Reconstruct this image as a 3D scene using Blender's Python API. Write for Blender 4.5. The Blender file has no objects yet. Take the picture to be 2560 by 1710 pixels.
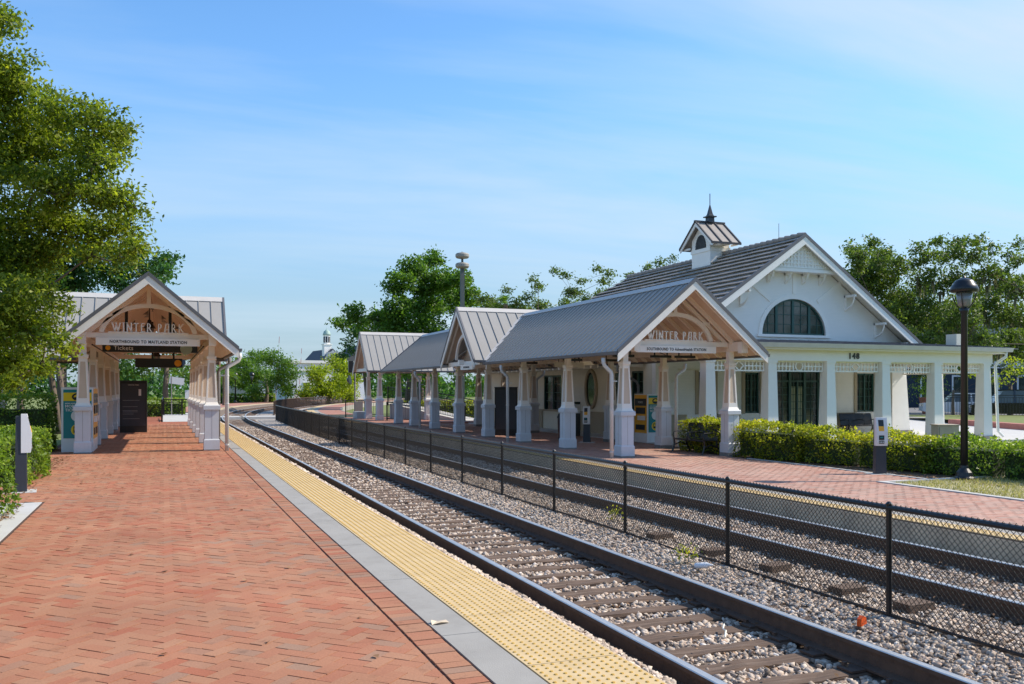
import bpy, math, random
import numpy as np
from mathutils import Vector, Matrix
R = math.radians
PI = math.pi
random.seed(7)
rng = np.random.default_rng(7)
sc = bpy.context.scene
col = sc.collection

# ---------------------------------------------------------------- camera
cam_d = bpy.data.cameras.new('camera')
cam = bpy.data.objects.new('camera', cam_d); col.objects.link(cam)
cam_d.sensor_width = 36.0
cam_d.lens = 30.94
cam_d.shift_y = 0.0461
cam_d.clip_start = 0.1; cam_d.clip_end = 4000
cam.location = (0, 0, 1.65)
cam.rotation_euler = (R(90), 0, R(-21.577))
sc.camera = cam

# ---------------------------------------------------------------- sky and sun
SUN_EL, SUN_AZ = 41.5, 99.0         # azimuth clockwise from +Y: the sun stands on the right (+X)
w = bpy.data.worlds.new('World'); sc.world = w; w.use_nodes = True
nt = w.node_tree; nt.nodes.clear()
def N(nt, t, **k):
    n = nt.nodes.new(t)
    for a, b in k.items(): setattr(n, a, b)
    return n
out = N(nt, 'ShaderNodeOutputWorld'); bg = N(nt, 'ShaderNodeBackground')
sky = N(nt, 'ShaderNodeTexSky', sky_type='NISHITA', sun_disc=False)
sky.sun_elevation = R(SUN_EL); sky.sun_rotation = R(SUN_AZ)
sky.air_density = 1.0; sky.dust_density = 0.25; sky.ozone_density = 1.6
hs = N(nt, 'ShaderNodeHueSaturation'); hs.inputs['Saturation'].default_value = 1.1; hs.inputs['Value'].default_value = 1.0
tc = N(nt, 'ShaderNodeTexCoord'); sep = N(nt, 'ShaderNodeSeparateXYZ')
nt.links.new(tc.outputs['Generated'], sep.inputs[0])
# thin high cloud: the view ray projected onto a high plane, streaky noise
def math_n(nt, op, a, b=None, c=None):
    n = N(nt, 'ShaderNodeMath', operation=op)
    for i, v in enumerate((a, b, c)):
        if v is None: continue
        if isinstance(v, (int, float)): n.inputs[i].default_value = v
        else: nt.links.new(v, n.inputs[i])
    return n.outputs[0]
zz = math_n(nt, 'MAXIMUM', sep.outputs['Z'], 0.0)
zz = math_n(nt, 'ADD', zz, 0.14)
px = math_n(nt, 'DIVIDE', sep.outputs['X'], zz); py = math_n(nt, 'DIVIDE', sep.outputs['Y'], zz)
cmb = N(nt, 'ShaderNodeCombineXYZ'); nt.links.new(px, cmb.inputs[0]); nt.links.new(py, cmb.inputs[1])
mp = N(nt, 'ShaderNodeMapping'); mp.inputs['Rotation'].default_value = (0, 0, R(-72)); mp.inputs['Scale'].default_value = (0.35, 1.5, 1)
nt.links.new(cmb.outputs[0], mp.inputs[0])
nz = N(nt, 'ShaderNodeTexNoise'); nz.inputs['Scale'].default_value = 0.85; nz.inputs['Detail'].default_value = 7; nz.inputs['Roughness'].default_value = 0.55; nz.inputs['Distortion'].default_value = 0.5
nt.links.new(mp.outputs[0], nz.inputs['Vector'])
cr = N(nt, 'ShaderNodeValToRGB'); cr.color_ramp.elements[0].position = 0.40; cr.color_ramp.elements[1].position = 0.68
cr.color_ramp.elements[0].color = (0, 0, 0, 1); cr.color_ramp.elements[1].color = (0.82, 0.82, 0.82, 1)
nt.links.new(nz.outputs[0], cr.inputs[0])
mx = N(nt, 'ShaderNodeMix', data_type='RGBA'); mx.inputs[7].default_value = (3.4, 4.2, 4.9, 1)
nt.links.new(sky.outputs[0], hs.inputs['Color']); tint = N(nt, 'ShaderNodeVectorMath', operation='MULTIPLY'); tint.inputs[1].default_value = (0.88, 1.13, 1.28)
nt.links.new(hs.outputs[0], tint.inputs[0]); nt.links.new(tint.outputs[0], mx.inputs[6])
hz = N(nt, 'ShaderNodeMapRange'); hz.interpolation_type = 'SMOOTHSTEP'
nt.links.new(sep.outputs['Z'], hz.inputs[0]); hz.inputs[1].default_value = -0.02; hz.inputs[2].default_value = 0.37; hz.inputs[3].default_value = 0.9; hz.inputs[4].default_value = 0.0
mh = N(nt, 'ShaderNodeMix', data_type='RGBA'); mh.inputs[7].default_value = (1.85, 2.4, 3.0, 1)
nt.links.new(hz.outputs[0], mh.inputs[0]); nt.links.new(tint.outputs[0], mh.inputs[6]); nt.links.new(mh.outputs[2], mx.inputs[6])
side = N(nt, 'ShaderNodeMapRange'); nt.links.new(sep.outputs['X'], side.inputs[0]); side.inputs[1].default_value = -0.2; side.inputs[2].default_value = 0.8; side.inputs[3].default_value = 0.45; side.inputs[4].default_value = 1.15
nt.links.new(math_n(nt, 'MULTIPLY', cr.outputs[0], side.outputs[0]), mx.inputs[0])
nt.links.new(mx.outputs[2], bg.inputs['Color']); bg.inputs['Strength'].default_value = 0.14
nt.links.new(bg.outputs[0], out.inputs[0])

sd = bpy.data.lights.new('sun', 'SUN'); sd.energy = 4.5; sd.angle = R(0.53); sd.color = (1.0, 0.90, 0.76)
sun = bpy.data.objects.new('sun', sd); col.objects.link(sun)
a, e = R(SUN_AZ), R(SUN_EL)
sdir = Vector((math.sin(a)*math.cos(e), math.cos(a)*math.cos(e), math.sin(e)))
sun.rotation_euler = sdir.to_track_quat('Z', 'Y').to_euler()
sun.location = sdir * 60
vs = sc.view_settings
vs.view_transform = 'Standard'; vs.look = 'None'; vs.gamma = 1; vs.use_curve_mapping = False; vs.exposure = 0.47
sc.cycles.max_bounces = 8; sc.cycles.diffuse_bounces = 6; sc.cycles.glossy_bounces = 2
sc.cycles.transmission_bounces = 4; sc.cycles.transparent_max_bounces = 6
sc.cycles.caustics_reflective = False; sc.cycles.caustics_refractive = False

# ---------------------------------------------------------------- materials
def principled(name):
    m = bpy.data.materials.new(name); m.use_nodes = True
    nt = m.node_tree; b = nt.nodes['Principled BSDF']
    return m, nt, b
def mat(name, c, rough=0.6, metal=0.0, var=0.12, scale=3.0, bump=0.0, bscale=40.0, spec=0.5, dirt_or_reflection=None, dscale=1.2, damt=0.5, stretch=None):
    m, nt, b = principled(name)
    b.inputs['Roughness'].default_value = rough; b.inputs['Metallic'].default_value = metal
    b.inputs['Specular IOR Level'].default_value = spec
    tc = N(nt, 'ShaderNodeTexCoord'); src = tc.outputs['Object']
    if stretch:
        mp = N(nt, 'ShaderNodeMapping'); mp.inputs['Scale'].default_value = stretch
        nt.links.new(src, mp.inputs[0]); src = mp.outputs[0]
    n1 = N(nt, 'ShaderNodeTexNoise'); n1.inputs['Scale'].default_value = scale; n1.inputs['Detail'].default_value = 6; n1.inputs['Roughness'].default_value = 0.65
    nt.links.new(src, n1.inputs['Vector'])
    mr = N(nt, 'ShaderNodeMapRange'); mr.inputs[1].default_value = 0.25; mr.inputs[2].default_value = 0.75
    mr.inputs[3].default_value = 1 - var; mr.inputs[4].default_value = 1 + var
    nt.links.new(n1.outputs[0], mr.inputs[0])
    vm = N(nt, 'ShaderNodeVectorMath', operation='SCALE'); vm.inputs[0].default_value = c[:3]
    nt.links.new(mr.outputs[0], vm.inputs['Scale']); last = vm.outputs[0]
    if dirt_or_reflection:
        n2 = N(nt, 'ShaderNodeTexNoise'); n2.inputs['Scale'].default_value = dscale; n2.inputs['Detail'].default_value = 8; n2.inputs['Roughness'].default_value = 0.7
        nt.links.new(src, n2.inputs['Vector'])
        m2 = N(nt, 'ShaderNodeMapRange'); m2.inputs[1].default_value = 0.5; m2.inputs[2].default_value = 0.75; m2.inputs[4].default_value = damt
        nt.links.new(n2.outputs[0], m2.inputs[0])
        mx = N(nt, 'ShaderNodeMix', data_type='RGBA'); mx.inputs[7].default_value = (*dirt_or_reflection, 1)
        nt.links.new(m2.outputs[0], mx.inputs[0]); nt.links.new(last, mx.inputs[6]); last = mx.outputs[2]
    nt.links.new(last, b.inputs['Base Color'])
    if bump:
        n3 = N(nt, 'ShaderNodeTexNoise'); n3.inputs['Scale'].default_value = bscale; n3.inputs['Detail'].default_value = 4
        nt.links.new(src, n3.inputs['Vector'])
        bp = N(nt, 'ShaderNodeBump'); bp.inputs['Strength'].default_value = bump; bp.inputs['Distance'].default_value = 0.01
        nt.links.new(n3.outputs[0], bp.inputs['Height']); nt.links.new(bp.outputs[0], b.inputs['Normal'])
    return m
def ramp_mat(name, stops, rough=0.85, attr='rnd', nscale=60, nvar=0.25, bump=0.3, bscale=90, big=0.0, spec=0.3, objrnd=False):
    """Colour picked by a per-face (or per-instance) random number."""
    m, nt, b = principled(name); b.inputs['Roughness'].default_value = rough; b.inputs['Specular IOR Level'].default_value = spec
    if objrnd:
        oi = N(nt, 'ShaderNodeObjectInfo'); f = oi.outputs['Random']
    else:
        at = N(nt, 'ShaderNodeAttribute'); at.attribute_name = attr; f = at.outputs['Fac']
    cr = N(nt, 'ShaderNodeValToRGB'); els = cr.color_ramp.elements
    while len(els) < len(stops): els.new(0.5)
    for el, (p, c) in zip(els, stops): el.position = p; el.color = (*c, 1)
    nt.links.new(f, cr.inputs[0])
    geo = N(nt, 'ShaderNodeNewGeometry'); n1 = N(nt, 'ShaderNodeTexNoise'); n1.inputs['Scale'].default_value = nscale; n1.inputs['Detail'].default_value = 5; n1.inputs['Roughness'].default_value = 0.7
    nt.links.new(geo.outputs['Position'], n1.inputs['Vector'])
    mr = N(nt, 'ShaderNodeMapRange'); mr.inputs[1].default_value = 0.25; mr.inputs[2].default_value = 0.75; mr.inputs[3].default_value = 1 - nvar; mr.inputs[4].default_value = 1 + nvar
    nt.links.new(n1.outputs[0], mr.inputs[0]); fac = mr.outputs[0]
    if big:
        n2 = N(nt, 'ShaderNodeTexNoise'); n2.inputs['Scale'].default_value = 0.8; n2.inputs['Detail'].default_value = 4
        nt.links.new(geo.outputs['Position'], n2.inputs['Vector'])
        m2 = N(nt, 'ShaderNodeMapRange'); m2.inputs[1].default_value = 0.3; m2.inputs[2].default_value = 0.7; m2.inputs[3].default_value = 1 - big; m2.inputs[4].default_value = 1 + big
        nt.links.new(n2.outputs[0], m2.inputs[0]); fac = math_n(nt, 'MULTIPLY', fac, m2.outputs[0])
    if big:                                     # dirt spots and worn patches
        for sc_, lo, hi, amt in ((5.5, .60, .72, .30), (19, .66, .74, .35), (.35, .52, .70, -.12)):
            n4 = N(nt, 'ShaderNodeTexNoise'); n4.inputs['Scale'].default_value = sc_; n4.inputs['Detail'].default_value = 6; n4.inputs['Roughness'].default_value = .6
            nt.links.new(geo.outputs['Position'], n4.inputs['Vector'])
            m4 = N(nt, 'ShaderNodeMapRange'); m4.inputs[1].default_value = lo; m4.inputs[2].default_value = hi; m4.inputs[3].default_value = 1; m4.inputs[4].default_value = 1-amt
            nt.links.new(n4.outputs[0], m4.inputs[0]); fac = math_n(nt, 'MULTIPLY', fac, m4.outputs[0])
    vm = N(nt, 'ShaderNodeVectorMath', operation='SCALE'); nt.links.new(cr.outputs[0], vm.inputs[0]); nt.links.new(fac, vm.inputs['Scale'])
    nt.links.new(vm.outputs[0], b.inputs['Base Color'])
    if bump:
        n3 = N(nt, 'ShaderNodeTexNoise'); n3.inputs['Scale'].default_value = bscale; n3.inputs['Detail'].default_value = 3
        nt.links.new(geo.outputs['Position'], n3.inputs['Vector'])
        bp = N(nt, 'ShaderNodeBump'); bp.inputs['Strength'].default_value = bump; bp.inputs['Distance'].default_value = 0.004
        nt.links.new(n3.outputs[0], bp.inputs['Height']); nt.links.new(bp.outputs[0], b.inputs['Normal'])
    return m
def leaf_mat(name, stops, trans=0.45, rough=0.5):
    m = bpy.data.materials.new(name); m.use_nodes = True; nt = m.node_tree; b = nt.nodes['Principled BSDF']
    b.inputs['Roughness'].default_value = rough; b.inputs['Specular IOR Level'].default_value = 0.35
    at = N(nt, 'ShaderNodeAttribute'); at.attribute_name = 'rnd'
    cr = N(nt, 'ShaderNodeValToRGB'); els = cr.color_ramp.elements
    while len(els) < len(stops): els.new(0.5)
    for el, (p, c) in zip(els, stops): el.position = p; el.color = (*c, 1)
    nt.links.new(at.outputs['Fac'], cr.inputs[0]); nt.links.new(cr.outputs[0], b.inputs['Base Color'])
    tr = N(nt, 'ShaderNodeBsdfTranslucent'); hv = N(nt, 'ShaderNodeVectorMath', operation='MULTIPLY'); hv.inputs[1].default_value = (1.5, 1.6, 0.7)
    nt.links.new(cr.outputs[0], hv.inputs[0]); nt.links.new(hv.outputs[0], tr.inputs['Color'])
    ms = N(nt, 'ShaderNodeMixShader'); ms.inputs[0].default_value = trans
    o = nt.nodes['Material Output']
    nt.links.new(b.outputs[0], ms.inputs[1]); nt.links.new(tr.outputs[0], ms.inputs[2]); nt.links.new(ms.outputs[0], o.inputs['Surface'])
    return m
M = {}
M['white'] = mat('white_paint', (.88, .83, .76), .5, var=.05, dirt_or_reflection=(.5, .46, .40), dscale=.9, damt=.18)
M['lwhite'] = mat('bright_white_paint', (.93, .92, .90), .5, var=.02)
M['cream'] = mat('cream_timber', (.84, .74, .63), .6, var=.06, dirt_or_reflection=(.5, .42, .34), dscale=1.0, damt=.2)
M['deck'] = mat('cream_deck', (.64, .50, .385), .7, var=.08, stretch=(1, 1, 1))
M['panel'] = mat('beige_panel', (.62, .49, .37), .7, var=.06, bump=.2)
M['pedestal'] = mat('pedestal_paint', (.60, .62, .65), .55, var=.05, dirt_or_reflection=(.38, .37, .35), dscale=1.8, damt=.4)
M['footing'] = mat('concrete_footing', (.22, .21, .20), .85, var=.15, bump=.3)
M['concrete'] = mat('concrete', (.315, .295, .265), .85, var=.10, scale=2.2, bump=.25, bscale=120, dirt_or_reflection=(.20, .18, .155), dscale=2.4, damt=.5)
M['concrete_d'] = mat('weathered_concrete', (.74, .58, .40), .9, var=.18, scale=1.7, bump=.4, bscale=30, dirt_or_reflection=(.15, .13, .11), dscale=1.3, damt=.55)
M['pad'] = mat('pale_concrete', (.50, .49, .47), .85, var=.08, scale=2.2, bump=.2, bscale=100, dirt_or_reflection=(.40, .38, .34), dscale=1.6, damt=.3)
M['roof'] = mat('roof_metal', (.345, .33, .31), .5, metal=0, spec=.15, var=.06, scale=1.2, stretch=(1, 1, 1), dirt_or_reflection=(.30, .29, .28), dscale=.7, damt=.35)
M['roof_edge'] = mat('roof_edge_metal', (.13, .13, .14), .5, var=.06)
M['ridge'] = mat('ridge_metal', (.55, .52, .49), .5, spec=.2, var=.06)
M['gutter'] = mat('gutter_metal', (.62, .61, .59), .45, var=.08, dirt_or_reflection=(.4, .38, .35), damt=.3)
M['black'] = mat('black_paint', (.012, .013, .015), .32, var=.15)
M['blackm'] = mat('matt_black', (.022, .022, .024), .65, var=.2)
M['navy'] = mat('dark_navy', (.035, .042, .055), .45, var=.1)
M['green'] = mat('dark_green_frame', (.018, .075, .065), .4, var=.1)
M['letter'] = mat('sign_letter', (.05, .05, .05), .5, var=.02)
M['bwhite'] = mat('building_white', (.87, .85, .80), .6, var=.03, dirt_or_reflection=(.62, .62, .6), dscale=.6, damt=.2)
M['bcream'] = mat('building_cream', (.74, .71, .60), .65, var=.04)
M['dado'] = mat('dado_beige', (.42, .35, .25), .75, var=.06)
M['rust'] = mat('rail_side', (.085, .050, .034), .75, var=.35, scale=9, bump=.3, dirt_or_reflection=(.15, .085, .05), dscale=4, damt=.5)
M['railtop'] = mat('rail_head', (.62, .59, .56), .38, metal=.7, var=.12, scale=8)
M['teal'] = mat('teal_panel', (.0, .21, .23), .4, var=.03)
M['yellowp'] = mat('yellow_panel', (.85, .58, .02), .4, var=.03)
M['orange'] = mat('orange_panel', (.85, .40, .02), .4, var=.04)
M['plastic'] = mat('grey_white_plastic', (.74, .74, .74), .4, var=.03)
M['steel'] = mat('cabinet_steel', (.56, .45, .31), .5, metal=0, var=.15, scale=3, dirt_or_reflection=(.35, .22, .12), dscale=1.6, damt=.5)
M['red'] = mat('red_paint', (.5, .03, .02), .5)
M['bark'] = mat('bark', (.13, .10, .075), .95, var=.35, scale=6, bump=.8, bscale=14, stretch=(1, 1, .3))
M['barkp'] = mat('palm_bark', (.20, .15, .11), .95, var=.3, scale=8, bump=.8, bscale=12)
M['asphalt'] = mat('asphalt', (.16, .155, .15), .9, var=.12, scale=2, bump=.3)
M['painted_daylight'] = mat('pale_painted_daylight', (.40, .42, .26), .6, var=.15)  # pale colour imitating bright outdoors beyond the door glass
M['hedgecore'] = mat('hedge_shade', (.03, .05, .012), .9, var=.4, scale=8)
M['soil'] = mat('soil', (.13, .085, .055), .95, var=.3, scale=7, bump=.6)
M['redkerb'] = mat('red_kerb', (.42, .16, .13), .8, var=.15)
M['terracotta'] = mat('terracotta', (.42, .16, .10), .8, var=.1)
M['blue'] = mat('blue_facade', (.008, .025, .05), .6, var=.06)
M['farwhite'] = mat('far_white_wall', (.70, .72, .74), .7, var=.05)
M['fargrey'] = mat('far_grey', (.30, .32, .33), .7, var=.08)
M['darkroof'] = mat('dark_roof', (.07, .07, .08), .7, var=.1)
M['copper'] = mat('copper_green', (.30, .42, .38), .6, var=.1)
M['louver'] = mat('louver_dark', (.03, .03, .035), .5)
M['carblack'] = mat('car_black', (.012, .013, .016), .12, var=.02, spec=.7)
M['carwhite'] = mat('car_white', (.75, .76, .78), .2, var=.02)
M['cargrey'] = mat('car_silver', (.35, .37, .40), .2, metal=.5, var=.02)
M['carglass'] = mat('car_glass', (.10, .12, .13), .12, var=.3, scale=1.5, spec=.4)
M['tyre'] = mat('tyre', (.02, .02, .02), .85)
M['chrome'] = mat('chrome', (.6, .6, .62), .2, metal=.9, var=.02)
M['fencewire'] = mat('fence_wire', (.030, .025, .021), .5, var=.2)
M['sirenm'] = mat('siren_metal', (.30, .28, .24), .5, var=.15)
M['polegreen'] = mat('pole_grey_green', (.08, .095, .09), .6, var=.15)
M['paper'] = mat('paper_litter', (.62, .5, .36), .8)
M['bottlew'] = mat('white_litter', (.8, .8, .8), .4)
M['amber'] = mat('amber_reflector', (.75, .10, .01), .25)
M['wood'] = mat('weathered_sleeper', (.125, .080, .055), .95, var=.5, scale=3.0, stretch=(.6, 14, 14), bump=1.0, bscale=5, dirt_or_reflection=(.24, .19, .15), dscale=1.6, damt=.6)
M['tactile'] = mat('tactile_yellow', (.56, .405, .205), .8, var=.10, scale=5, dirt_or_reflection=(.66, .54, .38), dscale=1.8, damt=.65)
M['dome'] = mat('tactile_dome', (.50, .31, .07), .8, var=.15, scale=5)
M['dry'] = None
def glass_mat(name, c=(.03, .045, .05)):
    m, nt, b = principled(name); b.inputs['Base Color'].default_value = (*c, 1); b.inputs['Roughness'].default_value = .06
    b.inputs['Specular IOR Level'].default_value = .8
    return m
M['glass'] = mat('window_glass', (.025, .035, .035), .06, var=.5, scale=1.3, dirt_or_reflection=(.17, .19, .17), dscale=1.1, damt=.7, spec=.8)  # lighter patches in the colour imitate reflections and the interior
M['clearglass'] = glass_mat('lamp_glass', (.20, .21, .21))
M['brick'] = ramp_mat('brick_pavers', [(0, (0.351, 0.119, 0.064)), (0.12, (0.358, 0.139, 0.078)), (0.4, (0.362, 0.156, 0.088)), (0.62, (0.368, 0.168, 0.094)), (0.82, (0.378, 0.187, 0.108)), (0.94, (0.323, 0.163, 0.101)), (1.0, (0.313, 0.183, 0.121))], nvar=.18, nscale=70, big=.14, bump=.5)
M['brick2'] = ramp_mat('station_pavers', [(0, (0.37, 0.181, 0.132)), (0.35, (0.414, 0.231, 0.172)), (0.7, (0.459, 0.281, 0.218)), (1.0, (0.37, 0.25, 0.198))], nvar=.15, nscale=60, big=.08, bump=.4)
M['joint'] = mat('paver_joint', (.075, .042, .03), .95, var=.2)
M['stone'] = ramp_mat('ballast_stone', [(0, (.13, .11, .10)), (.2, (.30, .245, .205)), (.45, (.43, .37, .32)), (.7, (.55, .49, .44)), (.9, (.50, .37, .29)), (1, (.66, .63, .60))], objrnd=True, nvar=.25, nscale=45, bump=.6, bscale=60)
M['ballast'] = ramp_mat('ballast_bed', [(0, (.15, .115, .09)), (1, (.15, .115, .09))], nvar=.6, nscale=18, bump=1.0, bscale=14)
M['tile'] = mat('roof_tile', (.30, .265, .235), .7, var=.16, scale=2.5, bump=.3, dirt_or_reflection=(.18, .17, .165), dscale=2, damt=.5)
M['leafY'] = leaf_mat('leaf_yellow_green', [(0, (.05, .085, .012)), (.45, (.16, .215, .024)), (.8, (.33, .37, .04)), (1, (.44, .38, .07))], .52)
M['leafG'] = leaf_mat('leaf_mid_green', [(0, (.04, .10, .014)), (.6, (.11, .21, .028)), (1, (.20, .31, .05))], .45)
M['leafD'] = leaf_mat('leaf_dark_green', [(0, (.025, .07, .018)), (.6, (.06, .15, .035)), (1, (.11, .22, .055))], .4)
M['leafO'] = leaf_mat('leaf_oak', [(0, (.045, .085, .018)), (.6, (.12, .18, .036)), (1, (.22, .28, .07))], .4)
M['leafB'] = leaf_mat('leaf_bright', [(0, (.10, .15, .012)), (.5, (.26, .33, .02)), (1, (.42, .42, .04))], .5)
M['hedgeY'] = leaf_mat('leaf_hedge', [(0, (.08, .11, .012)), (.4, (.21, .25, .022)), (.8, (.44, .44, .04)), (1, (.60, .50, .07))], .5, .4)
M['hedgeG'] = leaf_mat('leaf_hedge_green', [(0, (.06, .11, .014)), (.45, (.15, .24, .028)), (1, (.34, .43, .07))], .45, .4)
M['moss'] = leaf_mat('spanish_moss', [(0, (.10, .10, .07)), (1, (.21, .20, .15))], .3, .9)
M['litter'] = leaf_mat('fallen_leaf', [(0, (.10, .05, .025)), (.6, (.24, .13, .065)), (1, (.36, .23, .13))], .1, .9)
M['grass'] = leaf_mat('grass_blade', [(0, (.09, .15, .02)), (.6, (.17, .23, .04)), (1, (.30, .30, .10))], .3, .8)
M['drygrass'] = leaf_mat('dry_grass_blade', [(0, (.22, .22, .07)), (.5, (.36, .33, .15)), (1, (.50, .45, .26))], .3, .8)
M['lawnbase'] = mat('lawn_soil', (.16, .19, .05), .95, var=.3, scale=4, bump=.5)
M['drybase'] = mat('dry_lawn_soil', (.38, .34, .20), .95, var=.25, scale=3, bump=.5)

# ---------------------------------------------------------------- mesh builder
class MB:
    def __init__(s): s.v = []; s.f = []
    def add(s, vs, fs):
        b = len(s.v); s.v += [tuple(p) for p in vs]; s.f += [tuple(b + i for i in f) for f in fs]; return s
    def bx(s, x0, y0, z0, x1, y1, z1):
        x0, x1 = sorted((x0, x1)); y0, y1 = sorted((y0, y1)); z0, z1 = sorted((z0, z1))
        return s.add([(x0, y0, z0), (x1, y0, z0), (x1, y1, z0), (x0, y1, z0), (x0, y0, z1), (x1, y0, z1), (x1, y1, z1), (x0, y1, z1)],
                     [(3, 2, 1, 0), (4, 5, 6, 7), (0, 1, 5, 4), (1, 2, 6, 5), (2, 3, 7, 6), (3, 0, 4, 7)])
    def fr(s, cx, cy, z0, z1, w0, w1, d0=None, d1=None):
        d0 = w0 if d0 is None else d0; d1 = w1 if d1 is None else d1
        P = []
        for z, w_, d in ((z0, w0, d0), (z1, w1, d1)):
            P += [(cx - w_/2, cy - d/2, z), (cx + w_/2, cy - d/2, z), (cx + w_/2, cy + d/2, z), (cx - w_/2, cy + d/2, z)]
        return s.add(P, [(3, 2, 1, 0), (4, 5, 6, 7), (0, 1, 5, 4), (1, 2, 6, 5), (2, 3, 7, 6), (3, 0, 4, 7)])
    def bar(s, a, b, w_, h, up=(0, 0, 1)):
        a = Vector(a); b = Vector(b); d = (b - a).normalized(); u = Vector(up); sx = d.cross(u)
        if sx.length < 1e-4: sx = d.cross(Vector((1, 0, 0)))
        sx.normalize(); u = sx.cross(d).normalized(); P = []
        for p in (a, b): P += [p - sx*w_/2 - u*h/2, p + sx*w_/2 - u*h/2, p + sx*w_/2 + u*h/2, p - sx*w_/2 + u*h/2]
        return s.add(P, [(0, 3, 2, 1), (4, 5, 6, 7), (0, 1, 5, 4), (1, 2, 6, 5), (2, 3, 7, 6), (3, 0, 4, 7)])
    def tube(s, pts, r, n=8, caps=True):
        pts = [Vector(p) for p in pts]; rs = r if isinstance(r, (list, tuple)) else [r]*len(pts)
        base = len(s.v); prev = None
        for i, p in enumerate(pts):
            d = (pts[min(i+1, len(pts)-1)] - pts[max(i-1, 0)]).normalized()
            ref = prev if prev is not None else (Vector((0, 0, 1)) if abs(d.z) < .9 else Vector((1, 0, 0)))
            x = ref - d*ref.dot(d)
            if x.length < 1e-5: x = d.orthogonal()
            x.normalize(); y = d.cross(x); prev = x
            for k in range(n):
                t = 2*PI*k/n; s.v.append(tuple(p + x*math.cos(t)*rs[i] + y*math.sin(t)*rs[i]))
        for i in range(len(pts)-1):
            for k in range(n):
                a_ = base+i*n+k; b_ = base+i*n+(k+1) % n
                s.f.append((a_, b_, b_+n, a_+n))
        if caps:
            s.f.append(tuple(base+k for k in range(n))[::-1]); s.f.append(tuple(base+(len(pts)-1)*n+k for k in range(n)))
        return s
    def lathe(s, prof, n=16, cx=0, cy=0):
        base = len(s.v)
        for r, z in prof:
            for k in range(n):
                t = 2*PI*k/n; s.v.append((cx+r*math.cos(t), cy+r*math.sin(t), z))
        for i in range(len(prof)-1):
            for k in range(n):
                a_ = base+i*n+k; b_ = base+i*n+(k+1) % n; s.f.append((a_, b_, b_+n, a_+n))
        s.f.append(tuple(base+k for k in range(n))[::-1]); s.f.append(tuple(base+(len(prof)-1)*n+k for k in range(n)))
        return s
    def prism(s, poly, d0, d1, axis='y'):
        """poly in the plane across the axis: 'y' -> (x,z), 'x' -> (y,z), 'z' -> (x,y)"""
        n = len(poly)
        def P(p, d): return {'y': (p[0], d, p[1]), 'x': (d, p[0], p[1]), 'z': (p[0], p[1], d)}[axis]
        b = len(s.v); s.v += [P(p, d0) for p in poly] + [P(p, d1) for p in poly]
        s.f.append(tuple(b+i for i in range(n))); s.f.append(tuple(b+n+i for i in range(n))[::-1])
        for i in range(n):
            j = (i+1) % n; s.f.append((b+i, b+n+i, b+n+j, b+j))
        return s
    def ring(s, inner, outer, d0, d1, axis='y', closed=True):
        """band between two matching polylines"""
        n = len(inner)
        def P(p, d): return {'y': (p[0], d, p[1]), 'x': (d, p[0], p[1]), 'z': (p[0], p[1], d)}[axis]
        b = len(s.v)
        for i in range(n): s.v += [P(inner[i], d0), P(outer[i], d0), P(outer[i], d1), P(inner[i], d1)]
        for i in range(n if closed else n-1):
            a_ = b+4*i; c = b+4*((i+1) % n)
            for k in range(4): s.f.append((a_+k, a_+(k+1) % 4, c+(k+1) % 4, c+k))
        if not closed: s.f.append((b, b+1, b+2, b+3)); s.f.append((b+4*(n-1)+3, b+4*(n-1)+2, b+4*(n-1)+1, b+4*(n-1)))
        return s
    def mesh(s, name, m, smooth=False):
        me = bpy.data.meshes.new(name); me.from_pydata(s.v, [], s.f)
        import bmesh
        bm = bmesh.new(); bm.from_mesh(me); bmesh.ops.recalc_face_normals(bm, faces=bm.faces); bm.to_mesh(me); bm.free()
        if m is not None: me.materials.append(m)
        if smooth:
            me.polygons.foreach_set('use_smooth', [True]*len(me.polygons))
        return me
    def build(s, name, m, parent=None, loc=(0, 0, 0), rz=0.0, smooth=False, kind=None):
        return link(name, s.mesh(name, m, smooth), parent, loc, rz, kind)
def link(name, me, parent=None, loc=(0, 0, 0), rz=0.0, kind=None):
    o = bpy.data.objects.new(name, me); col.objects.link(o); o.location = loc; o.rotation_euler = (0, 0, rz)
    if parent: o.parent = parent
    if kind: o['kind'] = kind
    return o
def tag(o, label, cat, group=None):
    o['label'] = label; o['category'] = cat
    if group: o['group'] = group
    return o
def thing(name, label, cat, loc=(0, 0, 0), rz=0.0, group=None):
    o = bpy.data.objects.new(name, None); col.objects.link(o); o.location = loc; o.rotation_euler = (0, 0, rz)
    o.empty_display_size = .3
    return tag(o, label, cat, group)
def kids(o): return [c for c in ALLK.get(o.name, [])]
def copy_tree(o, loc, rz=None, label=None):
    def rec(src, par):
        c = src.copy(); col.objects.link(c)
        if par is not None: c.parent = par
        for ch in list(src.children): rec(ch, c)
        return c
    r = rec(o, None); r.location = loc
    if rz is not None: r.rotation_euler = (0, 0, rz)
    if label: r['label'] = label
    return r
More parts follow.
